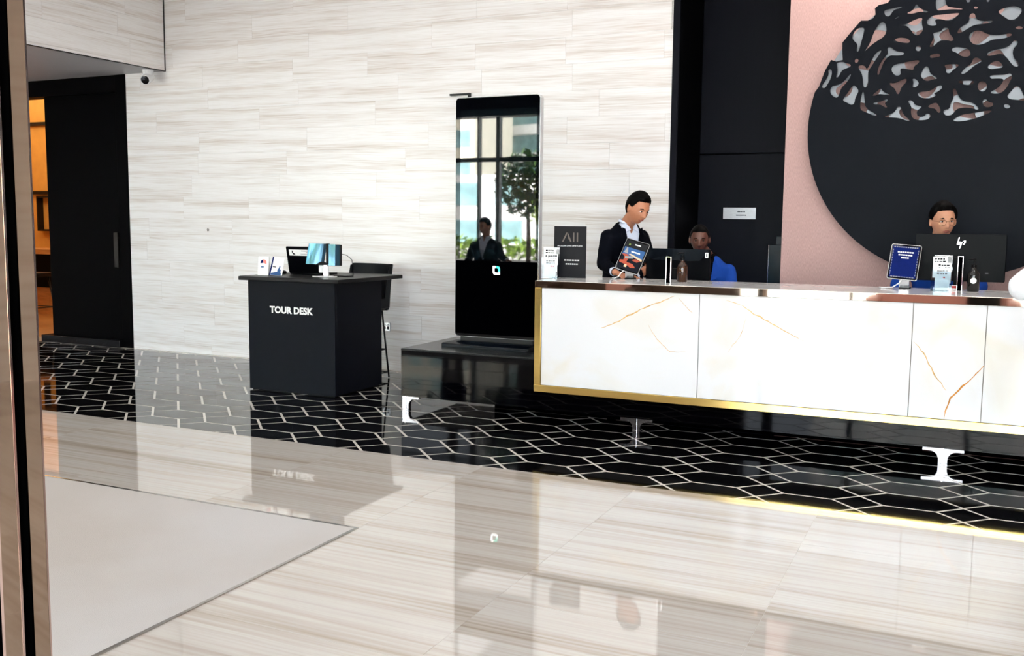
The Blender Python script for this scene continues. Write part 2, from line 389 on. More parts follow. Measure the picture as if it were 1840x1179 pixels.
# --- hexagon and diamond tiles
PX, PY = 0.5452, 0.2815; HX, HY = -0.636, 5.700; GR = 0.0095
hw, hh = PX/4, PY/2
def shrink(poly, g):
    """inset a convex polygon (counter-clockwise)"""
    n = len(poly); out = []
    for i in range(n):
        p0, p1, p2 = Vector(poly[i-1]), Vector(poly[i]), Vector(poly[(i+1) % n])
        d1 = (p1-p0).normalized(); d2 = (p2-p1).normalized()
        n1 = Vector((-d1.y, d1.x)); n2 = Vector((-d2.y, d2.x))
        k = (n1+n2); k = k/ max(0.2, 1+n1.dot(n2)); out.append(tuple(p1+k*g))
    return out
hexp = shrink([(-2*hw, 0), (-hw, -hh), (hw, -hh), (2*hw, 0), (hw, hh), (-hw, hh)], GR)
diap = shrink([(-hw, 0), (0, -hh), (hw, 0), (0, hh)], GR)
HEND, HXA, HXB = 8.575, -11.4, 1.9
hexme = MB().prism(hexp, -0.01, 0.0).mesh('hexagon_tile'); hexme.materials.append(MATS['hex_black'])
diame = MB().prism(diap, -0.01, 0.0).mesh('diamond_tile'); diame.materials.append(MATS['hex_black'])
def put_tile(name, poly, me, cx, cy):
    full = [(x+cx, y+cy) for x, y in poly]
    if min(p[1] for p in full) > EDGE+0.002 and max(p[1] for p in full) < HEND and min(p[0] for p in full) > HXA and max(p[0] for p in full) < HXB:
        link(name, me, None, floor, (cx, cy, 0)); return
    q = clip(full, 1, EDGE+0.002, True)
    if len(q) > 2: q = clip(q, 1, HEND, False)
    if len(q) > 2: q = clip(q, 0, HXA, True)
    if len(q) > 2: q = clip(q, 0, HXB, False)
    if len(q) < 3: return
    ar = 0.5*abs(sum(q[i][0]*q[(i+1) % len(q)][1]-q[(i+1) % len(q)][0]*q[i][1] for i in range(len(q))))
    if ar < 0.0004: return
    MB().prism([(x-cx, y-cy) for x, y in q], -0.01, 0.0).build(name, 'hex_black', floor, (cx, cy, 0))
for i in range(-21, 7):
    for j in range(-2, 12):
        # diamond column spans HX..HX+PX/2, hexagon column the next half period
        dx = HX+PX*i+PX/4; hx = HX+PX*i+3*PX/4
        put_tile('hexagon_tile', hexp, hexme, hx, HY+PY*(j+0.5))
        put_tile('diamond_tile', diap, diame, dx, HY+PY*j)
B(-9.05, -2.5, HEND+0.003, WY, -0.012, 0.0).build('border_strip', 'floor_marble', floor)
B(HXB+0.003, X1, EDGE, 9.4, -0.012, 0.0).build('border_strip', 'floor_marble', floor)
# --- entrance mat with its steel edge
mat_o = B(-9.4, MATX-0.016, 0.2, MATY-0.016, -0.012, 0.004).build('entrance_mat', 'carpet')
tag(mat_o, 'large pale grey carpet mat set into the striped marble floor', 'mat')
B(MATX-0.016, MATX, 0.2, MATY, -0.011, 0.0055).build('edge_trim', 'steel_trim', mat_o)
B(-9.4, MATX-0.016, MATY-0.016, MATY, -0.011, 0.0055).build('edge_trim', 'steel_trim', mat_o)
B(-9.4, MATX, Y0+0.02, 0.2, -0.012, 0.0).build('floor_tile', 'floor_marble', floor)
B(X0+0.02, -9.402, Y0+0.02, MATY, -0.012, 0.0).build('floor_tile', 'floor_marble', floor)

# --- marble walls, each slab a piece
def slab_wall(parent, name, u0, u1, z0, z1, course, zoff, place, seed, lens=(0.95, 1.25, 1.5), sp=0.0006):
    rnd = random.Random(seed); z = zoff
    while z > z0: z -= course
    while z < z1:
        za, zb = max(z, z0), min(z+course, z1)
        if zb-za > 0.02:
            u = u0-rnd.random()*1.2
            while u < u1:
                w = rnd.choice(lens); ua, ub = max(u, u0), min(u+w, u1)
                if ub-ua > 0.02: place(name, parent, ua+sp, ub-sp, za+sp, zb-sp)
                u += w
        z += course
wall_back = B(-9.1, -2.495, WY+0.02, WY+0.22, 0, CEIL).build('wall_back', 'wall_marble'); tag(wall_back, kind='structure')
def back_slab(name, parent, ua, ub, za, zb):
    w, h = (ub-ua)/2, (zb-za)/2
    B(-w, w, 0, 0.02, -h, h).build(name, 'wall_marble', parent, ((ua+ub)/2, WY, (za+zb)/2))
slab_wall(wall_back, 'wall_slab', -9.1, -2.495, 0.0, CEIL, 0.245, 0.83, back_slab, 3)
# soffit box over the bar entrance
OX, OZ = -8.475, 3.245
soffit = B(X0, OX-0.022, 0.5, WY+0.2, OZ, CEIL).build('wall_overhang', 'soffit_paint'); tag(soffit, kind='structure')
def side_slab(name, parent, ua, ub, za, zb):
    w, h = (ub-ua)/2, (zb-za)/2
    # built lying along its local x so that the bedding runs along the slab
    o = B(-w, w, 0, 0.02, -h, h).build(name, 'wall_marble', parent, (OX, (ua+ub)/2, (za+zb)/2), (0, 0, R(90)))
slab_wall(soffit, 'wall_slab', 0.5, WY-0.012, OZ+0.004, CEIL, 0.245, 0.83, side_slab, 9)
B(OX-0.02, OX+0.004, 0.5, WY, OZ-0.004, OZ+0.003).build('edge_trim', 'black_steel', soffit)
B(OX-0.004, OX+0.006, WY-0.012, WY-0.001, OZ, CEIL).build('edge_trim', 'black_steel', soffit)
# other walls of the lobby
wl = B(X0-0.2, X0, Y0, WY+0.2, 0, CEIL).build('wall_left', 'wall_marble'); tag(wl, kind='structure')
wr = B(X1, X1+0.2, Y0, 9.8, 0, CEIL).build('wall_right', 'wall_marble'); tag(wr, kind='structure')
ceil = B(X0-4.0, X1+0.2, Y0-0.3, 13.4, CEIL, CEIL+0.25).build('ceiling', 'ceiling_paint'); tag(ceil, kind='structure')
for (x, y) in FILL_SPOTS:  # frames around the added fill lamps, out of view
    mb = MB()
    for (a, b_, c, d) in ((-.80, .80, -.50, -.45), (-.80, .80, .45, .50), (-.80, -.75, -.45, .45), (.75, .80, -.45, .45)): mb.box(x+a, x+b_, y+c, y+d, CEIL-0.05, CEIL)
    mb.build('fill_light_frame', 'steel_trim', ceil)
# niche: black reveal, dark panels, pink wall
NXA, NXB, NY = -2.436, -1.30, 9.47
nb = B(-2.495, NXA, WY-0.004, NY+0.2, 0, CEIL).build('trim_1', 'dark_panel'); tag(nb, kind='structure')
nj = B(NXA, NXA+0.004, WY+0.012, NY, 0, CEIL).build('trim_2', 'recess_black'); tag(nj, kind='structure')
niche = B(NXA, 5.2, NY+0.03, NY+0.2, 0, CEIL).build('wall_niche', 'recess_black'); tag(niche, kind='structure')
zj = 2.232
B(NXA+0.004, -0.9, NY, NY+0.03, 0.0, zj-0.006).build('wall_panel', 'dark_panel', niche, bevel=0.003)
B(NXA+0.004, -0.9, NY, NY+0.03, zj+0.006, CEIL).build('wall_panel', 'dark_panel', niche, bevel=0.003)
pink = B(-1.482, 3.4, WY, WY+0.75, 0, CEIL).build('wall_pink', 'pink_fabric'); tag(pink, kind='structure')
wfill = B(3.4, X1, WY, WY+0.75, 0, CEIL).build('wall_right_return', 'dark_panel'); tag(wfill, kind='structure')
# --- black sliding door of the bar
dz = 3.05
d1 = empty('door_1', (-9.8, WY, 0), 'tall black sliding door with a long vertical pull', kind='structure')
off = Vector((9.8, -WY, 0))
def dpart(name, mb, mat, bevel=0.0): return mb.build(name, mat, d1, off, bevel=bevel)
dpart('door_frame', B(-9.27, -9.1, WY-0.01, WY+0.2, 0, OZ), 'black_door', 0.004)
dpart('door_frame', B(-13.0, -9.27, WY+0.0, WY+0.2, dz, OZ), 'black_door')
leaf = dpart('door_leaf', B(-10.545, -9.25, WY+0.06, WY+0.12, 0.085, dz), 'black_door', 0.003)
h_ = MB(); h_.box(-9.392, -9.328, WY+0.015, WY+0.03, 0.97, 1.39); h_.box(-9.37, -9.35, WY+0.03, WY+0.062, 1.02, 1.05); h_.box(-9.37, -9.35, WY+0.03, WY+0.062, 1.31, 1.34)
h_.build('pull_handle', 'handle_bronze', leaf, off*0)
dpart('door_sill', B(-10.62, -9.27, WY-0.06, WY+0.14, 0.0, 0.085), 'platform_top', 0.003)
wbl = B(-13.6, -12.6, WY+0.02, WY+0.2, 0, OZ).build('wall_door_side', 'wall_marble'); tag(wbl, kind='structure')
# --- the bar room seen through the gap
br = B(-17.4, -9.1, 12.6, 12.7, 0, CEIL).build('wall_bar', 'amber_wall'); tag(br, kind='structure')
brs = B(-9.2, -9.1, WY+0.24, 12.6, 0, CEIL).build('wall_bar_side', 'amber_wall'); tag(brs, kind='structure')
brl = B(-17.5, -17.4, WY+0.24, 12.6, 0, CEIL).build('wall_bar_left', 'amber_wall'); tag(brl, kind='structure')
brf = B(-17.4, X0, WY+0.02, WY+0.24, 0, CEIL).build('wall_bar_front', 'amber_wall'); tag(brf, kind='structure')
bf = B(-17.4, -9.2, WY+0.26, 12.6, -0.05, 0.002).build('floor_bar', 'warm_wood'); tag(bf, kind='structure')
bc = B(-17.4, -9.2, WY+0.25, 12.6, 4.05, 4.10).build('ceiling_bar', 'warm_wood'); tag(bc, kind='structure')
for k in range(8):
    yy = 9.4+0.40*k
    B(-17.3, -9.3, yy, yy+0.05, 3.99, 4.05).build('light_slat', 'warm_strip', bc)
def pz(y, px, py): return float(at(1, y, px, py)[2])
def pxx(y, px, py): return float(at(1, y, px, py)[0])
for py in (222, 346): B(-17.3, -9.3, 12.53, 12.6, pz(12.5, 70, py)-0.03, pz(12.5, 70, py)+0.03).build('wall_rail', 'black_steel', br)
sx_ = pxx(12.5, 76, 380)
sh = empty('bar_shelf', (sx_, 12.53, 0), 'small black framed shelf on the amber bar wall', 'shelf')
za, zb = pz(12.5, 74, 415), pz(12.5, 74, 352)
for (a, b_, c, d) in ((-.12, -.09, za, zb), (.46, .49, za, zb), (-.12, .49, zb-.03, zb), (-.12, .49, za, za+.03), (.18, .21, za, zb)): B(a, b_, -0.05, 0.07, c, d).build('shelf_bar', 'black_steel', sh)
cx_ = pxx(11.2, 70, 440); cz_ = pz(10.9, 70, 450)
bco = empty('bar_counter', (cx_, 11.2, 0), 'bar counter with a warm wooden top behind the sliding door', 'counter')
B(-1.2, 1.6, -0.3, 0.3, cz_-0.06, cz_+0.02).build('counter_top', 'warm_wood', bco, bevel=0.005)
B(-1.15, 1.55, -0.22, 0.25, 0.45, cz_-0.06).build('counter_body', 'black_door', bco)
B(-1.15, 1.55, -0.12, 0.25, 0.0, 0.45).build('counter_foot', 'warm_wood', bco)
bs = empty('bar_stool', (pxx(10.0, 64, 560), 10.0, 0), 'slim black bar stool in the bar room doorway', 'stool')
MB().prism(rrect(0.40, 0.38, 0.05), 0.70, 0.76).build('seat', 'leather', bs, bevel=0.01)
for sx in (-1, 1):
    for sy in (-1, 1): MB().tube([(0.14*sx, 0.13*sy, 0.70), (0.21*sx, 0.20*sy, 0.004)], 0.011, 8).build('leg', 'black_steel', bs, smooth=True)
MB().tube([(0.19, 0.175, 0.25), (-0.19, 0.175, 0.25), (-0.19, -0.175, 0.25), (0.19, -0.175, 0.25), (0.19, 0.175, 0.25)], 0.008, 6).build('footrest', 'black_steel', bs)
# --- glazed front behind the camera
win = empty('window_1', (-4, Y0, 0), kind='structure')
GH = 3.47
mx_ = [-13.4, -11.2, -9.6, -8.27, -7.87, -6.3, -4.7, -3.1, -1.5, 0.1, 1.7, 3.3, 5.0]
for i, x in enumerate(mx_):
    w = 0.035 if abs(x+8.27) > 0.01 else 0.018
    B(x-w+4, x+w+4, -0.06, 0.06, 0, GH).build('mullion', 'black_steel', win)
B(X0+4, X1+4, -0.05, 0.05, 2.66, 2.74).build('transom', 'black_steel', win)
B(X0+4, X1+4, -0.06, 0.06, 0.0, 0.06).build('sill', 'black_steel', win)
for a, b_ in zip(mx_[:-1], mx_[1:]):
    for (za, zb) in ((0.06, 2.66), (2.74, GH)): B(a+4.0, b_+4.0, -0.004, 0.004, za, zb).build('pane', 'window_glass', win)
wv = B(-6.95, -3.05, Y0-0.02, Y0+0.12, 0, GH).build('wall_front_panel', 'bronze_brown'); tag(wv, kind='structure')
wf = B(X0-0.2, X1+0.2, Y0-0.2, Y0+0.15, GH, CEIL).build('wall_front', 'dark_panel'); tag(wf, kind='structure')
# ------------------------------------------------------------------ outside, seen only mirrored in glossy things
gnd = B(-140, 80, -170, Y0-0.2, -0.30, -0.06).build('ground_outside', 'concrete'); tag(gnd, kind='structure')
def tower_curved():
    root = empty('apartment_tower', (-46, -112, 0), 'curved tower with white balcony bands and teal glass, mirrored in the kiosk screen', 'building')
    for k in range(9):
        z = 3.4*k
        MB().lathe([(15.0, z), (15.0, z+2.3)], 0, 0, 48).build('glass_band', 'tower_glass', root, smooth=False)
        MB().lathe([(16.5, z+2.3), (16.5, z+3.4)], 0, 0, 48).build('balcony_band', 'tower_white', root)
    return root
tower_curved()
def slab_building(name, label, x0, x1, y, h, wallm, nx, nz, dep=10, cat='building'):
    root = empty(name, ((x0+x1)/2, y-dep/2, 0), label, cat)
    w = (x1-x0)/2
    B(-w, w, -dep/2, dep/2, -0.06, h).build('wall', wallm, root)
    for i in range(nx):
        for j in range(nz):
            cw = 2*w/nx; ch = h/nz
            B(-cw*0.32, cw*0.32, 0, 0.12, -ch*0.30, ch*0.30).build('window', 'tower_glass', root, (-w+cw*(i+0.5), dep/2-0.06, ch*(j+0.5)))
slab_building('pale_block', 'pale cream block with rows of square windows, mirrored left in the kiosk screen', -80, -51, -84, 22, 'tower_cream', 10, 7)
slab_building('podium_building', 'low white podium with long dark window strips, mirrored in the kiosk screen', -44, -12, -36, 4.3, 'tower_white', 12, 2)
slab_building('office_block', 'white office block across the street behind the camera', -8, 26, -46, 14, 'tower_white', 9, 4)
slab_building('corner_block', 'cream corner block far to the left behind the camera', -112, -86, -70, 18, 'tower_cream', 7, 5)
def leaf_cloud(c, r, n, size, seed, squash=(1, 1, 1)):
    rnd = random.Random(seed); mb = MB()
    for _ in range(n):
        while True:
            p = Vector((rnd.uniform(-1, 1), rnd.uniform(-1, 1), rnd.uniform(-1, 1)))
            if p.length < 1: break
        p = Vector((p.x*squash[0], p.y*squash[1], p.z*squash[2]))*r+Vector(c)
        a = Vector((rnd.gauss(0, 1), rnd.gauss(0, 1), rnd.gauss(0, 1))).normalized(); b_ = a.orthogonal().normalized()
        s = size*rnd.uniform(0.6, 1.2)
        mb.add([p-a*s, p+b_*s*0.45, p+a*s, p-b_*s*0.45], [(0, 1, 2, 3)])
    return mb
def tree(name, label, loc, h, r, n, size, seed, m='leaf', group=None):
    root = empty(name, loc, label, 'tree', group)
    MB().tube([(0, 0, -0.1), (0.03, 0.02, h*0.4), (0.0, 0.05, h*0.75)], [r*0.09, r*0.07, r*0.04], 8).build('trunk', 'bark', root, smooth=True)
    f = leaf_cloud((0, 0, h-r*0.9), r, n, size, seed, (1, 1, 0.95)).build('foliage', m, root); f['kind'] = 'stuff'
tree('broadleaf_tree', 'dark leafy tree just outside the glass, mirrored right in the kiosk screen', (-8.22, -3.6, 0), 3.0, 0.72, 620, 0.12, 4)
for i, (x, s) in enumerate(((-15, 1), (-11.5, 2), (-19.2, 3), (-8, 5), (-34, 6))):
    tree('street_tree', ['round pale green street tree, first from the tower', 'round pale green street tree, second of the row', 'round pale green street tree, third of the row', 'round pale green street tree, fourth of the row', 'round pale green street tree at the far left of the row'][i], (x, -31+0.6*(i % 2), 0), 3.6, 1.3, 500, 0.24, 20+s, 'hedge_leaf', 'street trees behind the camera')
hg = leaf_cloud((-24, -24, 0.45), 1.0, 2200, 0.22, 77, (14, 0.7, 0.55)).build('hedge', 'hedge_leaf'); tag(hg, 'long low green hedge along the street behind the camera', 'hedge', kind='stuff')

# seating behind the camera, mirrored in the counter's polished trim
def sofa(label, x0, x1, mat, cushion):
    w = (x1-x0)/2; root = empty('lobby_sofa', ((x0+x1)/2, -0.95, 0), label, 'sofa', 'sofas by the glass front')
    B(-w, w, -0.40, 0.40, 0.10, 0.42).build('seat', mat, root, bevel=0.03)
    B(-w, w, -0.42, -0.22, 0.42, 0.92).build('backrest', mat, root, bevel=0.04)
    for sx in (-1, 1):
        B(sx*w-0.09, sx*w+0.09, -0.42, 0.40, 0.10, 0.62).build('armrest', mat, root, bevel=0.03)
        for y in (-0.34, 0.34): B(sx*(w-0.06)-0.02, sx*(w-0.06)+0.02, y-0.02, y+0.02, 0, 0.10).build('leg', 'black_steel', root)
    B(w-0.55, w-0.15, -0.20, -0.06, 0.43, 0.80).build('cushion', cushion, root, bevel=0.04)
sofa('dusty rose sofa behind the camera, mirrored in the counter trim', -1.15, 0.55, 'rose_fabric', 'black_plastic')
sofa('dark brown sofa behind the camera, mirrored in the counter trim', -5.9, -4.5, 'bronze_brown', 'rose_fabric')

# ------------------------------------------------------------------ polished door post, close on the left
def post():
    # face seen by the camera lies square to the view; a frame along the sight line
    mid = np.array([-2.097, 1.642]); d = mid/np.linalg.norm(mid); t = np.array([-d[1], d[0]])*-1  # t points right in the picture
    root = empty('door_post', (mid[0], mid[1], 0), 'pair of polished bronze door stiles with a black rubber gap, close up', 'door post')
    ang = math.atan2(t[1], t[0])
    root.rotation_euler = (0, 0, ang)
    # local x = to the right in the picture, local y = away from the camera
    H_ = 3.6
    MB().prism([(-0.004, 0.004), (0.0, -0.002), (0.034, 0.016), (0.0375, 0.020), (0.030, 0.08), (-0.004, 0.08)], 0, H_).build('right_stile', 'bronze_mirror', root)
    MB().prism([(0.0345, 0.0155), (0.0385, 0.0155), (0.0385, 0.024), (0.0370, 0.024)], 0, H_).build('stile_edge', 'pink_edge', root)
    B(-0.022, -0.004, 0.012, 0.06, 0, H_).build('rubber_seal', 'rubber', root)
    MB().prism([(-0.0275, 0.0), (-0.0225, 0.0), (-0.021, 0.012), (-0.0275, 0.012)], 0, H_).build('stile_edge', 'pink_edge', root)
    MB().prism([(-0.066, -0.020), (-0.0275, 0.001), (-0.0275, 0.07), (-0.066, 0.07)], 0, H_).build('left_stile', 'bronze_mirror', root)
    MB().prism([(-0.072, -0.022), (-0.066, -0.020), (-0.066, 0.01), (-0.072, 0.01)], 0, H_).build('stile_edge', 'pink_edge', root)
    B(-0.16, -0.072, 0.01, 0.06, 0, H_).build('door_edge', 'rubber', root)
post()

# ------------------------------------------------------------------ reception counter
CY, CXA, CXB = 6.57, -2.89, 3.0        # front plane, left end, right end
ZB, ZT = 0.304, 1.132
rc = empty('reception_counter', (0, CY+0.35, 0), 'long white onyx reception counter in a gold frame on a black plinth', 'counter')
ro = Vector((0, -(CY+0.35), 0))
def rp_(name, mb, mat, bevel=0.0): return mb.build(name, mat, rc, ro, bevel=bevel)
FW = 0.052
rp_('counter_core', B(CXA+0.012, CXB-0.01, CY+0.03, CY+0.68, ZB+0.012, ZT-0.03), 'white_plastic')
rp_('counter_top', B(CXA+0.002, CXB, CY+0.02, CY+0.72, ZT-0.03, ZT), 'counter_stone', 0.002)
rp_('top_frame', B(CXA, CXB, CY, CY+0.02, ZT-FW, ZT-0.001), 'champagne', 0.002)
rp_('bottom_frame', B(CXA, CXB, CY, CY+0.06, ZB, ZB+FW), 'gold', 0.002)
rp_('side_frame', B(CXA, CXA+FW, CY+0.0005, CY+0.0295, ZB+FW, ZT-FW), 'gold', 0.002)
rp_('end_frame', B(CXA, CXA+0.012, CY+0.06, CY+0.70, ZB, ZT-0.031), 'gold')
edges = [CXA+FW, -1.659, -0.301, 0.116, 0.95, 2.0, CXB]
PAN = []
for a, b_ in zip(edges[:-1], edges[1:]):
    p = B(a+0.0025, b_-0.0025, CY+0.010, CY+0.029, ZB+FW+0.002, ZT-FW-0.002).build('front_panel', 'onyx', rc, ro); PAN.append((a, b_, p))
rp_('panel_backing', B(CXA+FW, CXB, CY+0.0292, CY+0.0298, ZB+FW, ZT-FW), 'grout_dark')
def vein(pts, w, mat, seed):
    """gold vein of the onyx, a hair proud of the polished face; pts in pixels of the photo on the front plane"""
    rnd = random.Random(seed); P = [at(1, CY+0.010, *p) for p in pts]; Q = []
    for a, b_ in zip(P[:-1], P[1:]):
        n = max(3, int(np.linalg.norm(b_-a)/0.025))
        for k in range(n):
            t = k/n; q = a+(b_-a)*t; Q.append((q[0]+rnd.gauss(0, 0.002), q[2]+rnd.gauss(0, 0.003)))
    Q.append((P[-1][0], P[-1][2])); n = len(Q); V = []; Fc = []
    for i, (x, z) in enumerate(Q):
        x2, z2 = Q[min(i+1, n-1)]; x1, z1 = Q[max(i-1, 0)]; l = math.hypot(x2-x1, z2-z1)+1e-6
        k = w*(0.25+0.75*math.sin(math.pi*min(1, (i+0.5)/n)))*rnd.uniform(0.45, 1.25)
        V += [(x-(z2-z1)/l*k, CY+0.0096, z+(x2-x1)/l*k), (x+(z2-z1)/l*k, CY+0.0096, z-(x2-x1)/l*k)]
    for i in range(n-1): Fc.append((2*i, 2*i+1, 2*i+3, 2*i+2))
    mb = MB(); mb.add(V, Fc); mx = sum(v[0] for v in V)/len(V)
    for a, b_, p in PAN:
        if a <= mx <= b_:
            o = mb.build('vein', mat, p); return o
vein([(1080, 590), (1112, 577), (1150, 557), (1180, 545), (1212, 532)], 0.0045, 'onyx_vein', 1)
vein([(1218, 535), (1245, 563)], 0.002, 'onyx_vein', 2)
vein([(1165, 585), (1180, 610), (1205, 632), (1232, 632)], 0.0018, 'onyx_vein', 3)
vein([(1305, 540), (1335, 549), (1347, 560), (1380, 577), (1405, 592), (1445, 613)], 0.0040, 'onyx_vein', 4)
vein([(1342, 565), (1330, 605), (1308, 632)], 0.0015, 'onyx_vein', 5)
vein([(1641, 612), (1660, 635), (1680, 675), (1700, 702)], 0.0035, 'onyx_vein', 6)
vein([(1768, 658), (1748, 678), (1730, 695), (1708, 715), (1700, 735), (1696, 752)], 0.0060, 'onyx_vein_dark', 7)
# plinth
PY0, PZ0, PZ1 = 6.86, 0.112, 0.512
pl = empty('plinth', (-1.0, 7.3, 0), 'glossy black plinth on chrome feet running under the reception counter', 'plinth')
po = Vector((1.0, -7.3, 0))
xs = [-4.22, -2.795, -1.62, -0.06, 1.5, 3.0]
for a, b_ in zip(xs[:-1], xs[1:]): B(a+0.001, b_-0.001, PY0, PY0+0.02, PZ0, PZ1-0.018 if b_ < -2.7 else ZB-0.002).build('front_board', 'black_lacquer', pl, po)
B(-4.22, -2.905, PY0-0.004, 7.84, PZ1-0.018, PZ1).build('plinth_top', 'platform_top', pl, po, bevel=0.004)
B(-4.218, -2.91, PY0+0.021, 7.83, PZ0, PZ1-0.019).build('plinth_body', 'black_lacquer', pl, po)
B(-2.90, 3.0, PY0+0.021, 7.30, PZ0, ZB-0.003).build('plinth_body', 'black_lacquer', pl, po)
B(-3.55, 3.0, 7.262, 7.285, 0.004, PZ0).build('rear_skirt', 'matte_black', pl, po)
def foot_profile(half):
    w, c, t, h = 0.125, 0.028, 0.022, PZ0
    pts = []
    rgt = [(w, h), (w, h-t)]
    for k in range(0, 9):
        a = R(90*k/8); rgt.append((c+0.055*(1-math.sin(a)), h-t-0.055*(1-math.cos(a))))
    rgt += [(c, 0.0)]
    if half: return [(-0.03, 0.0), (-0.03, h)]+rgt
    return rgt+[(-x, z) for x, z in rgt[::-1]]
for (x, half) in ((-4.187, True), (-2.185, False), (-0.088, False), (1.95, False)):
    for y in (PY0+0.015,):
        f = MB().prism(foot_profile(half), -0.02, 0.02, 'xz').build('foot', 'foot_steel', pl, (x+1.0, y+0.02-7.3, 0))
        MB().prism([(-0.02, 0), (0.02, 0), (0.02, PZ0), (-0.02, PZ0)], -0.004, 0.004, 'yz').xf(Matrix.Translation((0, 0, 0))).build('foot_rib', 'chrome', f, (0, -0.008, 0))

# ------------------------------------------------------------------ display kiosk
KX0, KX1, KY, KZ0, KZ1 = -3.982, -3.203, 7.35, 0.578, 2.592
kc = ((KX0+KX1)/2, (KZ0+KZ1)/2); kw, kh = KX1-KX0, KZ1-KZ0
ki = empty('display_kiosk', (kc[0], KY+0.03, PZ1), 'tall black glass display kiosk with silver edge standing on the plinth', 'kiosk')
ko = Vector((-kc[0], -(KY+0.03), -PZ1))
MB().prism(rrect(kw, kh, 0.035, 6, *kc), KY+0.004, KY+0.07, 'xz').build('housing', 'silver_paint', ki, ko, bevel=0.004)
gl = MB().prism(rrect(kw-0.012, kh-0.012, 0.03, 6, *kc), KY, KY+0.004, 'xz').build('front_glass', 'screen_black', ki, ko)
sx0, sx1, sz0, sz1 = -3.934, -3.233, 1.243, 2.486
B(sx0, sx1, KY-0.0006, KY+0.001, sz0, sz1).build('display', 'screen_lcd', gl)
lg = at(1, KY, 892, 486); lx, lz = lg[0], lg[2]
def leafpoly(k): return [(lx-0.034*k, lz+0.036*k), (lx-0.034*k, lz-0.012*k), (lx-0.028*k, lz-0.030*k), (lx-0.012*k, lz-0.036*k), (lx+0.034*k, lz-0.036*k), (lx+0.034*k, lz+0.012*k), (lx+0.028*k, lz+0.030*k), (lx+0.012*k, lz+0.036*k)]
B(KX0+0.008, KX1-0.008, KY-0.0005, KY+0.001, KZ0+0.03, sz0-0.012).build('lower_panel', 'matte_black', gl)
MB().prism(leafpoly(1), KY-0.0012, KY-0.0006, 'xz').build('logo', 'white_logo', gl)
MB().prism([(lx-0.006, lz+0.036), (lx-0.006, lz+0.0), (lx+0.034, lz-0.014), (lx+0.034, lz+0.012), (lx+0.028, lz+0.030), (lx+0.012, lz+0.036)], KY-0.0018, KY-0.0012, 'xz').build('logo', 'teal_logo', gl)
MB().prism(leafpoly(0.5), KY-0.0024, KY-0.0018, 'xz').build('logo', 'screen_black', gl)
B(KX0+0.05, KX1-0.05, KY+0.012, KY+0.06, PZ1+0.025, KZ0+0.004).build('neck', 'black_steel', ki, ko)
MB().prism([(7.115, PZ1), (7.115, PZ1+0.024), (7.13, PZ1+0.034), (7.62, PZ1+0.034), (7.62, PZ1)], KX0+0.0, KX1+0.02, 'yz').build('base_plate', 'base_navy', ki, ko, bevel=0.003)
# black cable bracket on the wall behind the kiosk
bk = MB(); a = at(1, WY-0.02, 809, 171); b_ = at(1, WY-0.02, 845, 168.5)
bk.box(a[0], b_[0], WY-0.035, WY, a[2]-0.008, a[2]+0.010); bk.box(b_[0]-0.02, b_[0], WY-0.035, WY, a[2]-0.30, a[2]-0.008)
o = bk.build('wall_bracket', 'black_steel'); tag(o, 'thin black angle bracket on the marble wall above the kiosk', 'bracket')

# ------------------------------------------------------------------ tour desk
DX0, DX1, DY0, DY1, DZ = -5.955, -5.0, 7.03, 7.78, 1.05
td = empty('tour_desk', ((DX0+DX1)/2, 7.4, 0), 'black pedestal desk lettered TOUR DESK in white', 'desk')
to = Vector((-(DX0+DX1)/2, -7.4, 0))
B(DX0, DX1, DY0, DY0+0.03, 0.012, DZ-0.036).build('front_board', 'desk_navy', td, to, bevel=0.002)
for xa in (DX0, DX1-0.03): B(xa, xa+0.03, DY0+0.031, DY1, 0.012, DZ-0.036).build('side_board', 'desk_navy', td, to, bevel=0.002)
B(DX0+0.03, DX1-0.03, DY0+0.031, DY1-0.12, 0.05, 0.08).build('bottom_shelf', 'desk_navy', td, to)
B(DX0+0.02, DX1-0.02, DY0+0.02, DY1-0.02, 0.0, 0.012).build('plinth_strip', 'black_plastic', td, to)
MB().prism([(-6.02, 7.0), (-5.99, 6.94), (-4.90, 6.94), (-4.90, 8.0), (-6.02, 8.0)], DZ-0.036, DZ).build('desk_top', 'desk_top', td, to, bevel=0.006)
fit_text('lettering', 'TOUR DESK', 0.478, 0.064, 'white_print', td, (-5.469+to.x, DY0-0.002+to.y, 0.753), bold=0.0035)
# folded leaflet and info card on the tour desk
lf = empty('leaflet', (-5.885, 7.155, DZ), 'folded white leaflet with a red and blue round emblem on the tour desk', 'leaflet', rotz=R(8))
MB().prism([(-0.055, 0.0), (0.055, 0.0), (0.055, 0.175), (-0.055, 0.175)], -0.001, 0.001, 'xz').xf(Matrix.Rotation(R(-8), 4, 'X')).build('front_page', 'white_print', lf)
MB().prism([(-0.055, 0.0), (0.055, 0.0), (0.055, 0.175), (-0.055, 0.175)], -0.001, 0.001, 'xz').xf(Matrix.Translation((0, 0.048, 0)) @ Matrix.Rotation(R(8), 4, 'X')).build('back_page', 'white_print', lf)
def disc_seg(cx, cz, r, a0, a1, n=12): return [(cx, cz)]+[(cx+r*math.cos(R(a0+(a1-a0)*k/n)), cz+r*math.sin(R(a0+(a1-a0)*k/n))) for k in range(n+1)]
rot8 = Matrix.Rotation(R(-8), 4, 'X')
MB().prism(disc_seg(0.0, 0.115, 0.032, -20, 100), -0.0016, -0.0011, 'xz').xf(rot8).build('emblem', 'salmon_print', lf)
MB().prism(disc_seg(0.0, 0.115, 0.032, 105, 190), -0.0016, -0.0011, 'xz').xf(rot8).build('emblem', 'navy_print', lf)
MB().prism(rrect(0.03, 0.012, 0.004, 3, -0.01, 0.078), -0.0016, -0.0011, 'xz').xf(rot8).build('emblem', 'blue_print', lf)
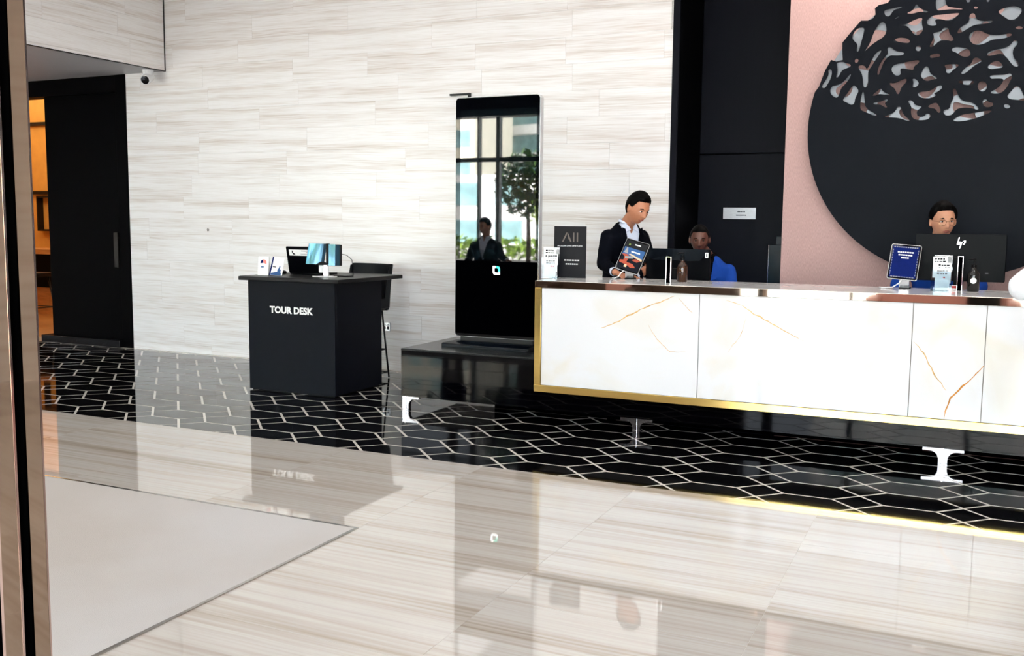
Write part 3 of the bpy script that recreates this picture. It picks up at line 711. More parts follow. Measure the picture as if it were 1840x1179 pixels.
ic = empty('info_card', (-5.76, 7.18, DZ), 'white info card with a blue figure leaning behind the leaflet', 'card', rotz=R(14))
rotm = Matrix.Rotation(R(-14), 4, 'X') @ Matrix.Rotation(R(4), 4, 'Y')
MB().prism([(-0.062, 0.0), (0.062, 0.0), (0.066, 0.172), (-0.050, 0.172)], -0.002, 0.002, 'xz').xf(rotm).build('card', 'white_print', ic)
MB().prism([(-0.064, 0.0), (-0.052, 0.0), (-0.040, 0.174), (-0.052, 0.174)], -0.004, -0.0021, 'xz').xf(rotm).build('stripe', 'navy_print', ic)
MB().prism([(-0.050, 0.004), (0.050, 0.004), (0.052, 0.03), (0.02, 0.04), (-0.048, 0.022)], -0.003, -0.0021, 'xz').xf(rotm).build('picture', 'blue_print', ic)
MB().prism([(0.012, 0.03), (0.042, 0.03), (0.046, 0.055), (0.034, 0.064), (0.036, 0.09), (0.026, 0.094), (0.022, 0.07), (0.012, 0.058)], -0.004, -0.0031, 'xz').xf(rotm).build('picture', 'blue_print', ic)
MB().prism([(-0.04, 0.075), (-0.008, 0.075), (-0.006, 0.083), (-0.04, 0.083)], -0.003, -0.0021, 'xz').xf(rotm).build('print', 'dark_print', ic)
B(-0.062, 0.062, -0.004, 0.06, 0, 0.004).build('card_foot', 'acrylic', ic)
ms = MB().ball((0, 0, 0.012), (0.034, 0.055, 0.022)); ms.v = [(x, y, max(z, 0.0)) for x, y, z in ms.v]
o = ms.build('computer_mouse', 'black_plastic', None, (-5.90, 7.47, DZ), (0, 0, R(30)), smooth=True); tag(o, 'small black computer mouse beside the laptop', 'mouse')
MB().tube([(0.02, 0.05, 0.006), (0.04, 0.08, 0.006), (0.05, 0.13, 0.006)], 0.0025, 6).build('cable', 'black_plastic', o)
# laptop seen from behind
lp = empty('laptop', (-5.60, 7.43, DZ), 'open black laptop seen from behind with a white label on its lid', 'laptop', rotz=R(3))
B(-0.18, 0.18, 0.0, 0.25, 0.002, 0.02).build('keyboard_base', 'black_plastic', lp, bevel=0.004)
lm = Matrix.Translation((0, 0.0, 0.02)) @ Matrix.Rotation(R(12), 4, 'X')
MB().prism(rrect(0.37, 0.25, 0.008, 3, 0, 0.125), -0.008, 0.0, 'xz').xf(lm).build('lid', 'monitor_black', lp, bevel=0.001)
MB().prism([(-0.155, 0.165), (0.155, 0.165), (0.155, 0.222), (-0.155, 0.222)], -0.0088, -0.0081, 'xz').xf(lm).build('label', 'white_print', lp)
for (x0, x1, z0, z1) in ((-0.123, -0.111, 0.186, 0.212), (-0.115, -0.098, 0.182, 0.192), (-0.111, -0.090, 0.174, 0.182), (-0.02, 0.12, 0.208, 0.213), (0.03, 0.08, 0.196, 0.199), (-0.03, 0.07, 0.180, 0.183), (0.075, 0.083, 0.178, 0.196)):
    B(x0, x1, -0.0094, -0.0089, z0, z1).xf(lm).build('print', 'dark_print', lp)
# twin-faced customer display on a white stand
cu = empty('customer_display', (-5.245, 7.245, DZ), 'folding display of two blue glass panels on a white stand on the tour desk', 'display', rotz=R(6))
MB().prism([(-0.13, -0.02), (0.02, -0.075), (0.10, -0.02), (0.09, 0.05), (-0.02, 0.06)], 0.0, 0.008).build('stand_foot', 'white_plastic', cu, bevel=0.002)
MB().prism([(-0.025, 0.008), (0.028, 0.008), (0.020, 0.13), (-0.018, 0.13)], -0.012, 0.012, 'xz').build('stand_neck', 'chrome', cu, bevel=0.003)
B(-0.07, -0.02, -0.006, 0.02, 0.04, 0.115).build('card_reader', 'white_plastic', cu, bevel=0.004)
def curved_panel(x0, x1, z0, z1, sag, lean, y0):
    n = 10; V = []; Fc = []
    for k in range(n+1):
        t = k/n; x = x0+(x1-x0)*t; y = y0-sag*math.sin(math.pi*t)
        for dyy in (0.0, 0.012):
            V += [(x-lean, y+dyy, z0), (x, y+dyy, z1)]
    for k in range(n):
        a = 4*k
        Fc += [(a, a+4, a+5, a+1), (a+2, a+3, a+7, a+6), (a+1, a+5, a+7, a+3), (a, a+2, a+6, a+4)]
    Fc += [(0, 1, 3, 2), (4*n, 4*n+2, 4*n+3, 4*n+1)]
    return MB().add(V, Fc)
curved_panel(-0.165, 0.015, 0.115, 0.300, 0.006, 0.035, -0.012).build('glass_panel', 'blue_glass', cu, smooth=True, auto=40)
curved_panel(0.040, 0.155, 0.105, 0.296, 0.006, 0.004, -0.020).build('glass_panel', 'blue_glass', cu, smooth=True, auto=40)
B(0.012, 0.042, -0.022, 0.004, 0.115, 0.302).build('hinge', 'black_plastic', cu, bevel=0.004)
MB().prism([(-0.18, 0.117), (-0.165, 0.21), (-0.150, 0.290), (-0.168, 0.292), (-0.176, 0.2), (-0.20, 0.117)], -0.01, 0.006, 'xz').build('frame_edge', 'black_plastic', cu)
B(0.153, 0.162, -0.022, 0.004, 0.105, 0.294).build('frame_edge', 'black_plastic', cu)
MB().prism([(-0.10, 0.107), (0.03, 0.107), (0.03, 0.125), (0.0, 0.138), (-0.04, 0.138)], -0.030, -0.020, 'xz').build('bracket', 'black_plastic', cu)
MB().tube([(0.16, 0.0, 0.21), (0.20, 0.02, 0.20), (0.235, 0.05, 0.16), (0.225, 0.09, 0.09), (0.21, 0.12, 0.012)], 0.003, 6).build('cable', 'black_plastic', cu, smooth=True)
MB().tube([(0.06, 0.03, 0.008), (0.12, 0.06, 0.008), (0.17, 0.04, 0.008), (0.21, 0.12, 0.008)], 0.006, 6).build('cable', 'black_plastic', cu, smooth=True)
# bar chair behind the desk
st = empty('bar_chair', (-5.435, 8.02, 0), 'dark leather bar chair on thin steel legs behind the tour desk', 'chair', rotz=R(-4))
MB().prism(rrect(0.46, 0.44, 0.05), 0.68, 0.75).build('seat', 'leather', st, bevel=0.015)
bk_ = MB(); n = 10; V = []; Fc = []
for k in range(n+1):
    t = k/n; x = -0.245+0.49*t; cv = 0.05*(1-(2*t-1)**2)
    for (z, y) in ((0.68, 0.19), (0.9, 0.225), (1.135, 0.27)):
        V += [(x, y+cv-0.05, z), (x, y+cv, z)]
for k in range(n):
    a = 6*k
    for q in (0, 2): Fc += [(a+q, a+q+6, a+q+8, a+q+2), (a+q+1, a+q+3, a+q+9, a+q+7)]
    Fc += [(a+4, a+10, a+11, a+5), (a, a+1, a+7, a+6)]
Fc += [(0, 2, 3, 1), (2, 4, 5, 3), (6*n, 6*n+1, 6*n+3, 6*n+2), (6*n+2, 6*n+3, 6*n+5, 6*n+4)]
bk_.add(V, Fc).build('backrest', 'leather', st, smooth=True, bevel=0.012)
for sx in (-1, 1):
    MB().prism([(-0.16, 0.70), (0.20, 0.70), (0.245, 1.115), (0.20, 1.12), (0.12, 0.80), (-0.16, 0.76)], sx*0.235-0.012, sx*0.235+0.012, 'yz').build('side_wing', 'leather', st, bevel=0.008)
    for sy in (-1, 1): MB().tube([(0.18*sx, 0.16*sy, 0.68), (0.225*sx, 0.21*sy, 0.006)], 0.009, 8).build('leg', 'black_steel', st, smooth=True)
for z, k in ((0.29, 0.205), (0.06, 0.22)):
    MB().tube([(k, k*0.92, z), (-k, k*0.92, z), (-k, -k*0.92, z), (k, -k*0.92, z), (k, k*0.92, z)], 0.007, 6).build('footrest', 'black_steel', st)
# wall socket and cap, security camera
so = empty('wall_socket', (-5.50, WY, 0.455), 'small steel double socket on the marble wall beside the bar chair', 'socket')
B(-0.045, 0.045, -0.012, 0, -0.045, 0.045).build('plate', 'plaque_steel', so, bevel=0.003)
for x in (-0.02, 0.02): B(x-0.011, x+0.011, -0.014, -0.012, -0.025, 0.005).build('outlet', 'dark_print', so)
for x in (-0.02, 0.02): B(x-0.006, x+0.006, -0.016, -0.012, 0.015, 0.03).build('switch', 'white_plastic', so)
o = MB().lathe([(0.016, 0), (0.016, 0.006), (0.010, 0.010)], seg=14).xf(Matrix.Rotation(R(90), 4, 'X')).build('cover_disc', 'steel_trim', wall_back, tuple(at(1, WY, 374, 413)), smooth=False)
cp = at(0, -8.56, 275, 140)
cc = empty('security_camera', (-8.585, 8.50, OZ-0.004), 'white bullet security camera under the soffit corner', 'camera')
MB().lathe([(0.065, 0.0), (0.065, -0.012), (0.055, -0.05), (0.035, -0.08)][::-1], seg=20).build('mount', 'white_plastic', cc, smooth=True, auto=40)
cm = Matrix.Translation((0.012, -0.02, -0.095)) @ Matrix.Scale(1.25, 4) @ Matrix.Rotation(R(22), 4, 'Z') @ Matrix.Rotation(R(112), 4, 'X')
MB().lathe([(0.03, -0.07), (0.044, -0.06), (0.046, 0.05), (0.043, 0.055)], seg=24).xf(cm).build('housing', 'white_plastic', cc, smooth=True, auto=40)
MB().lathe([(0.037, 0.055), (0.037, 0.058), (0.030, 0.060)], seg=24).xf(cm).build('lens', 'screen_black', cc, smooth=True, auto=40)
# ------------------------------------------------------------------ things on the reception counter
def brochure_stand(loc, rz, label, cols, hgt=0.235, w=0.125):
    root = empty('brochure_stand', loc, label, 'brochure stand', 'brochure stands on the counter', rotz=rz)
    B(-w/2, w/2, -0.02, 0.075, 0, 0.004).build('stand_base', 'acrylic', root)
    B(-w/2, w/2, 0.068, 0.072, 0.004, hgt).build('back_plate', 'acrylic', root)
    for sx in (-1, 1): B(sx*w/2-0.0015, sx*w/2+0.0015, -0.02, 0.068, 0.004, 0.10).build('side_plate', 'acrylic', root)
    B(-w/2, w/2, -0.022, -0.019, 0.0, 0.16).build('front_plate', 'acrylic', root)
    rnd = random.Random(int(abs(loc[0])*100))
    spots = [(-0.012, 0.055, 0.085, 0.225), (0.012, 0.03, 0.05, 0.185), (0.004, -0.008, 0.005, 0.148)]
    for i, (x, y, z0, z1) in enumerate(spots):
        t = Matrix.Translation((x, y, z0)) @ Matrix.Rotation(R(-7), 4, 'X')
        h = z1-z0; bw = 0.088
        p = B(-bw/2, bw/2, -0.004, 0.004, 0, h).xf(t).build('brochure', 'white_print', root)
        rows_ = [(h-0.020, 0.013, 'dark_print'), (h-0.036, 0.010, 'dark_print'), (h-0.062, 0.012, cols[i])]
        for (z, hh_, m_) in rows_:
            x_ = -0.034
            while x_ < 0.03:
                ww = rnd.uniform(0.008, 0.02)
                if m_ == 'dark_print' or -0.012 < x_ < 0.02: B(x_, min(x_+ww, 0.036), -0.0052, -0.0041, z, z+hh_*rnd.uniform(0.5, 1)).xf(t).build('print', m_, p)
                x_ += ww+0.004
    return root
brochure_stand((-2.925, 6.93, ZT), R(12), 'clear brochure stand with white leaflets in front of the dark grey sign', ('dark_print', 'dark_print', 'red_print'))
brochure_stand((-0.160, 7.03, ZT), R(2), 'clear brochure stand with white leaflets in front of the branded monitor', ('navy_print', 'navy_print', 'red_print'))
# dark grey loyalty sign
sg = empty('counter_sign', (-2.815, 7.07, ZT), 'dark grey upright sign with bronze letters at the left end of the counter', 'sign', rotz=R(2))
B(-0.131, 0.131, -0.006, 0.006, 0.0, 0.398).build('board', 'sign_grey', sg, bevel=0.001)
B(-0.10, 0.10, 0.006, 0.10, 0.0, 0.006).build('foot', 'sign_grey', sg)
MB().prism([(-0.065, 0.278), (-0.055, 0.278), (-0.026, 0.335), (-0.026, 0.350), (-0.030, 0.350)], -0.0075, -0.0061, 'xz').build('letter', 'sign_bronze', sg)
MB().prism([(-0.022, 0.350), (-0.018, 0.350), (0.014, 0.278), (0.003, 0.278), (-0.006, 0.298), (-0.012, 0.298)], -0.0075, -0.0061, 'xz').build('letter', 'sign_bronze', sg)
for x in (0.026, 0.056): B(x, x+0.010, -0.0075, -0.0061, 0.278, 0.350).build('letter', 'sign_bronze', sg)
fit_text('lettering', 'ACCOR LIVE LIMITLESS', 0.205, 0.010, 'white_print', sg, (0, -0.007, 0.247))
for (z, w) in ((0.132, 0.13), (0.102, 0.105)):
    for k in range(6): B(0.02-w/2+w*k/6, 0.02-w/2+w*(k+0.72)/6, -0.0072, -0.0061, z, z+0.009).build('print_line', 'white_print', sg)
def tablet(name, label, cx, cy, w, h, tilt, rz, roll, rise, paint):
    root = empty(name, (cx, cy, ZT), label, 'tablet', 'tablets on the counter', rotz=rz)
    t = Matrix.Translation((0, 0, rise)) @ Matrix.Rotation(R(tilt), 4, 'X') @ Matrix.Rotation(R(roll), 4, 'Y')
    MB().prism(rrect(w, h, 0.014, 5, 0, h/2), 0.0, 0.008, 'xz').xf(t).build('case', 'silver_paint', root, bevel=0.002)
    MB().prism(rrect(w-0.008, h-0.008, 0.011, 5, 0, h/2), -0.0012, 0.0001, 'xz').xf(t).build('bezel', 'screen_black', root)
    scr = paint(root, t, w, h)
    MB().prism([(-0.035, 0.0), (0.035, 0.0), (0.035, 0.008), (-0.035, 0.008)], 0.0, 0.09, 'xz').build('stand_foot', 'black_plastic', root, (0.02, 0.02, 0))
    MB().prism([(0.06, 0.008), (0.09, 0.008), (0.05, rise+h*0.45), (0.035, rise+h*0.45)], -0.02, 0.045, 'yz').build('stand_arm', 'silver_paint', root)
    return root
def paint_air(root, t, w, h):
    def q(name, poly, m_, lay=0): MB().prism(poly, -0.0018-0.0004*lay, -0.0012-0.0004*lay, 'xz').xf(t).build(name, m_, root)
    a, b_ = -w/2+0.012, w/2-0.012; z0, z1 = 0.014, h-0.014
    H_ = z1-z0
    s_ = MB().prism([(a, z0), (b_, z0), (b_, z1), (a, z1)], -0.0018, -0.0012, 'xz').xf(t).build('screen', 'dark_print', root)
    L_ = lambda poly, m_, lay: MB().prism([(a+(b_-a)*x, z0+H_*z) for x, z in poly], -0.0018-0.0005*lay, -0.0018-0.0005*(lay-1), 'xz').xf(t).build('screen_image', m_, s_)
    L_([(0, 0.78), (1, 0.78), (1, 1), (0, 1)], 'sign_grey', 1)
    L_([(0, 0.48), (1, 0.44), (1, 0.76), (0, 0.76)], 'blue_print', 1)
    L_([(0.30, 0.53), (1, 0.40), (1, 0.47), (0.4, 0.56)], 'sand_print', 2)
    L_([(0.06, 0.56), (0.12, 0.76), (0.17, 0.74), (0.26, 0.54)], 'grey_print', 2)
    L_([(0.0, 0.50), (0.22, 0.52), (0.38, 0.46), (0.34, 0.26), (0.66, 0.24), (0.84, 0.14), (0.62, 0.10), (0.40, 0.16), (0.02, 0.20), (0.0, 0.27), (0.18, 0.30), (0.16, 0.42)], 'orange_print', 3)
    L_([(0.52, 0.36), (0.80, 0.33), (0.95, 0.40), (0.70, 0.43)], 'orange_print', 3)
    L_([(0.30, 0.08), (0.42, 0.08), (0.42, 0.17), (0.30, 0.17)], 'sand_print', 4)
    L_([(0.38, 0.62), (0.80, 0.62), (0.80, 0.66), (0.38, 0.66)], 'white_print', 2)
    L_([(0.42, 0.88), (0.70, 0.88), (0.70, 0.92), (0.42, 0.92)], 'white_print', 2)
    L_([(0.14, 0.83), (0.22, 0.83), (0.22, 0.89), (0.14, 0.89)], 'hedge_leaf', 2)
def paint_blue(root, t, w, h):
    a, b_ = -w/2+0.013, w/2-0.013; z0, z1 = 0.014, h-0.014; H_ = z1-z0
    s_ = MB().prism([(a, z0), (b_, z0), (b_, z1), (a, z1)], -0.0018, -0.0012, 'xz').xf(t).build('screen', 'navy_print', root)
    L_ = lambda x0, x1, y0, y1, m_='grey_print': MB().prism([(a+(b_-a)*x0, z0+H_*y0), (a+(b_-a)*x1, z0+H_*y0), (a+(b_-a)*x1, z0+H_*y1), (a+(b_-a)*x0, z0+H_*y1)], -0.0024, -0.0018, 'xz').xf(t).build('screen_print', m_, s_)
    for k in range(11): L_(0.04+0.084*k, 0.04+0.084*k+0.06, 0.955, 0.985)
    for k in range(9): L_(0.06+0.10*k, 0.06+0.10*k+0.075, 0.012, 0.03)
    for k in range(10): L_(0.015, 0.035, 0.08+0.085*k, 0.08+0.085*k+0.05); L_(0.965, 0.985, 0.08+0.085*k, 0.08+0.085*k+0.05)
    for (z, x0, x1, n) in ((0.79, 0.20, 0.82, 7), (0.70, 0.24, 0.78, 6), (0.61, 0.36, 0.66, 4)):
        for k in range(n): L_(x0+(x1-x0)*k/n, x0+(x1-x0)*(k+0.78)/n, z, z+0.04, 'white_print')
tb = tablet('tablet', 'tilted tablet with an orange and blue picture in front of the standing man', -2.375, 7.125, 0.195, 0.262, -22, R(4), 16, 0.058, paint_air)
MB().tube([(-0.02, 0.01, 0.065), (-0.03, -0.03, 0.05), (-0.05, -0.03, 0.02), (-0.09, 0.0, 0.006), (-0.12, 0.05, 0.005)], 0.004, 8).build('charging_cable', 'white_plastic', tb, smooth=True)
tb = tablet('tablet', 'tablet with a deep blue notice left of the branded monitor', -0.412, 7.13, 0.196, 0.250, -18, R(-2), 4, 0.062, paint_blue)
MB().tube([(0.0, 0.01, 0.065), (-0.01, -0.03, 0.04), (-0.05, -0.04, 0.012), (-0.12, -0.03, 0.006), (-0.14, 0.0, 0.006), (-0.10, 0.03, 0.005)], 0.004, 8).build('charging_cable', 'white_plastic', tb, smooth=True)
# pump bottles
def pump_bottle(loc, label, glass, tagged):
    root = empty('pump_bottle', loc, label, 'bottle', 'pump bottles on the counter')
    MB().lathe([(0.034, 0.0), (0.038, 0.006), (0.038, 0.105), (0.034, 0.122), (0.020, 0.140), (0.014, 0.148), (0.014, 0.160)], seg=24).build('bottle_body', glass, root, smooth=True, auto=50)
    MB().lathe([(0.016, 0.158), (0.016, 0.176), (0.006, 0.180), (0.005, 0.206)], seg=16).build('pump_collar', 'black_plastic', root, smooth=True, auto=40)
    MB().tube([(0.008, 0, 0.210), (-0.02, -0.004, 0.212), (-0.036, -0.006, 0.204)], [0.008, 0.006, 0.004], 8).build('pump_nozzle', 'black_plastic', root, smooth=True)
    if tagged: MB().lathe([(0.019, 0), (0.019, 0.001)], seg=20).xf(Matrix.Translation((0.0, -0.0378, 0.072)) @ Matrix.Rotation(R(90), 4, 'X')).build('round_label', 'white_print', root)
    return root
pump_bottle((-1.911, 7.04, ZT), 'amber glass pump bottle in front of the left monitor', 'amber_glass', False)
pump_bottle((0.031, 7.11, ZT), 'dark pump bottle with a round white label in front of the branded monitor', 'dark_bottle', True)
# slim chrome hoops
def hoop(loc, rz, label, h, w, th=0.004):
    root = empty('chrome_hoop', loc, label, 'stand', 'slim metal hoops on the counter', rotz=rz)
    for sx in (-1, 1): B(sx*w/2-th, sx*w/2+th, -0.004, 0.004, 0, h).build('upright', 'chrome', root)
    B(-w/2-th, w/2+th, -0.004, 0.004, h, h+2*th).build('cross_bar', 'chrome', root)
    B(-w/2+th, w/2-th, -0.0042, 0.0042, 0, h).build('dark_insert', 'matte_black', root)
hoop((-1.966, 6.865, ZT), R(-8), 'slim chrome hoop left of the amber bottle', 0.185, 0.036, 0.0022)
hoop((-0.052, 7.16, ZT), R(0), 'slim chrome hoop between the brochures and the labelled bottle', 0.225, 0.030, 0.0016)
o = B(-0.03, 0.03, -0.012, 0.012, 0, 0.032).build('card_box', 'white_print', None, (-0.082, 7.20, ZT), (0, 0, R(35)), bevel=0.001); tag(o, 'small red and white card box beside the leaflets', 'box')
B(-0.028, 0.028, -0.0132, -0.0121, 0.014, 0.028).build('print', 'red_print', o)
# back desk carrying the monitors
bd = empty('back_desk', (0, 7.62, 0), 'lower white work desk behind the reception counter', 'desk')
B(-2.75, 3.0, -0.28, 0.0, 0.84, 0.87).build('desk_top', 'counter_stone', bd)
for x in (-2.70, -0.9, 1.0, 2.9): B(x, x+0.03, -0.26, -0.02, 0.0, 0.84).build('desk_leg', 'white_plastic', bd)
def monitor(label, cx, cy, zc, w, h, rz, tilt):
    root = empty('monitor', (cx, cy, 0.87), label, 'monitor', 'monitors behind the counter', rotz=rz)
    t = Matrix.Translation((0, 0, zc-0.87)) @ Matrix.Rotation(R(tilt), 4, 'X')
    MB().prism(rrect(w, h, 0.008, 3), 0.0, 0.022, 'xz').xf(t).build('housing', 'monitor_black', root, bevel=0.003)
    MB().prism(rrect(w-0.02, h-0.02, 0.006, 3), 0.022, 0.024, 'xz').xf(t).build('screen', 'screen_lcd', root)
    B(-0.03, 0.03, -0.035, -0.012, 0.012, zc-0.87).build('stand_post', 'black_plastic', root)
    B(-0.12, 0.12, -0.09, 0.11, 0.0, 0.012).build('stand_foot', 'black_plastic', root, bevel=0.003)
    return root, t
m1, t1 = monitor('black monitor seen from behind, with a white sticker, before the seated woman', -2.055, 7.42, 1.215, 0.52, 0.30, R(-4), 0)
MB().prism([(-0.26, 0.148), (0.255, 0.148), (0.18, 0.06), (-0.20, 0.06), (-0.26, 0.10)], -0.0015, 0.0, 'xz').xf(t1).build('rear_cover', 'base_navy', m1)
B(0.222, 0.246, -0.003, -0.001, 0.085, 0.125).xf(t1).build('sticker', 'white_print', m1)
B(0.230, 0.238, -0.004, -0.003, 0.092, 0.118).xf(t1).build('sticker_print', 'dark_print', m1)
m2, t2 = monitor('wide black monitor with a slanted silver logo before the man in glasses', -0.063, 7.40, 1.344, 0.575, 0.325, R(0), -3)
def lpx(x, y):
    p = at(1, 7.40, x, y); return (p[0]+0.063, p[2]-1.344)
def zz(x, y): return lpx(1560+x/4.914, 320+y/4.914)
for poly in ([(801, 524), (809, 524), (795, 568), (806, 562), (818, 561), (819, 567), (811, 588), (804, 588), (810, 569), (798, 573), (792, 586), (784, 586)],
             [(827, 562), (834, 562), (811, 620), (804, 620)], [(840, 557), (861, 553), (863, 559), (851, 584), (838, 588), (841, 582), (846, 579), (854, 561), (839, 563)], [(783, 582), (806, 579), (806, 584), (784, 587)]):
    MB().prism([zz(*p) for p in poly], -0.0014, -0.0002, 'xz').xf(t2).build('logo', 'chrome', m2)
B(0.165, 0.185, -0.0012, -0.0002, -0.105, -0.100).xf(t2).build('logo_strip', 'grey_print', m2)
# steel name plate on the dark panel
a, b_ = at(1, NY, 1300, 373), at(1, NY, 1358, 394)
np_ = empty('name_plate', ((a[0]+b_[0])/2, NY, (a[2]+b_[2])/2), 'brushed steel name plate on the dark niche panel', 'sign')
w_, h_ = (b_[0]-a[0])/2, (a[2]-b_[2])/2
B(-w_, w_, -0.010, -0.001, -h_, h_).build('plate', 'plaque_steel', np_, bevel=0.002)
for (z, w, n) in ((0.016, 0.075, 5), (-0.018, 0.10, 8)):
    for k in range(n): B(-w/2+w*k/n+0.02, -w/2+w*(k+0.75)/n+0.02, -0.0112, -0.0101, z-0.0055, z+0.0055).build('print', 'dark_print', np_)
# slim teal cabinet in the niche
tc_ = empty('niche_cabinet', (-1.60, 8.98, 0), 'slim dark teal glass cabinet in the niche beside the pink wall', 'cabinet')
a, b_ = at(1, 8.90, 1382, 440), (-1.49, 0, 0)
B(a[0]+1.60, b_[0]+1.60, -0.08, 0.28, 0.0, a[2]).build('body', 'teal_panel', tc_, bevel=0.003)
a2 = at(1, 8.90, 1395, 425)
B(a2[0]+1.60, b_[0]+1.60, -0.08, 0.1, a[2], a2[2]).build('upper_box', 'teal_panel', tc_, bevel=0.003)
B(a[0]+1.60-0.004, a[0]+1.60, -0.084, -0.078, 0.0, a[2]).build('edge_strip', 'steel_trim', tc_)

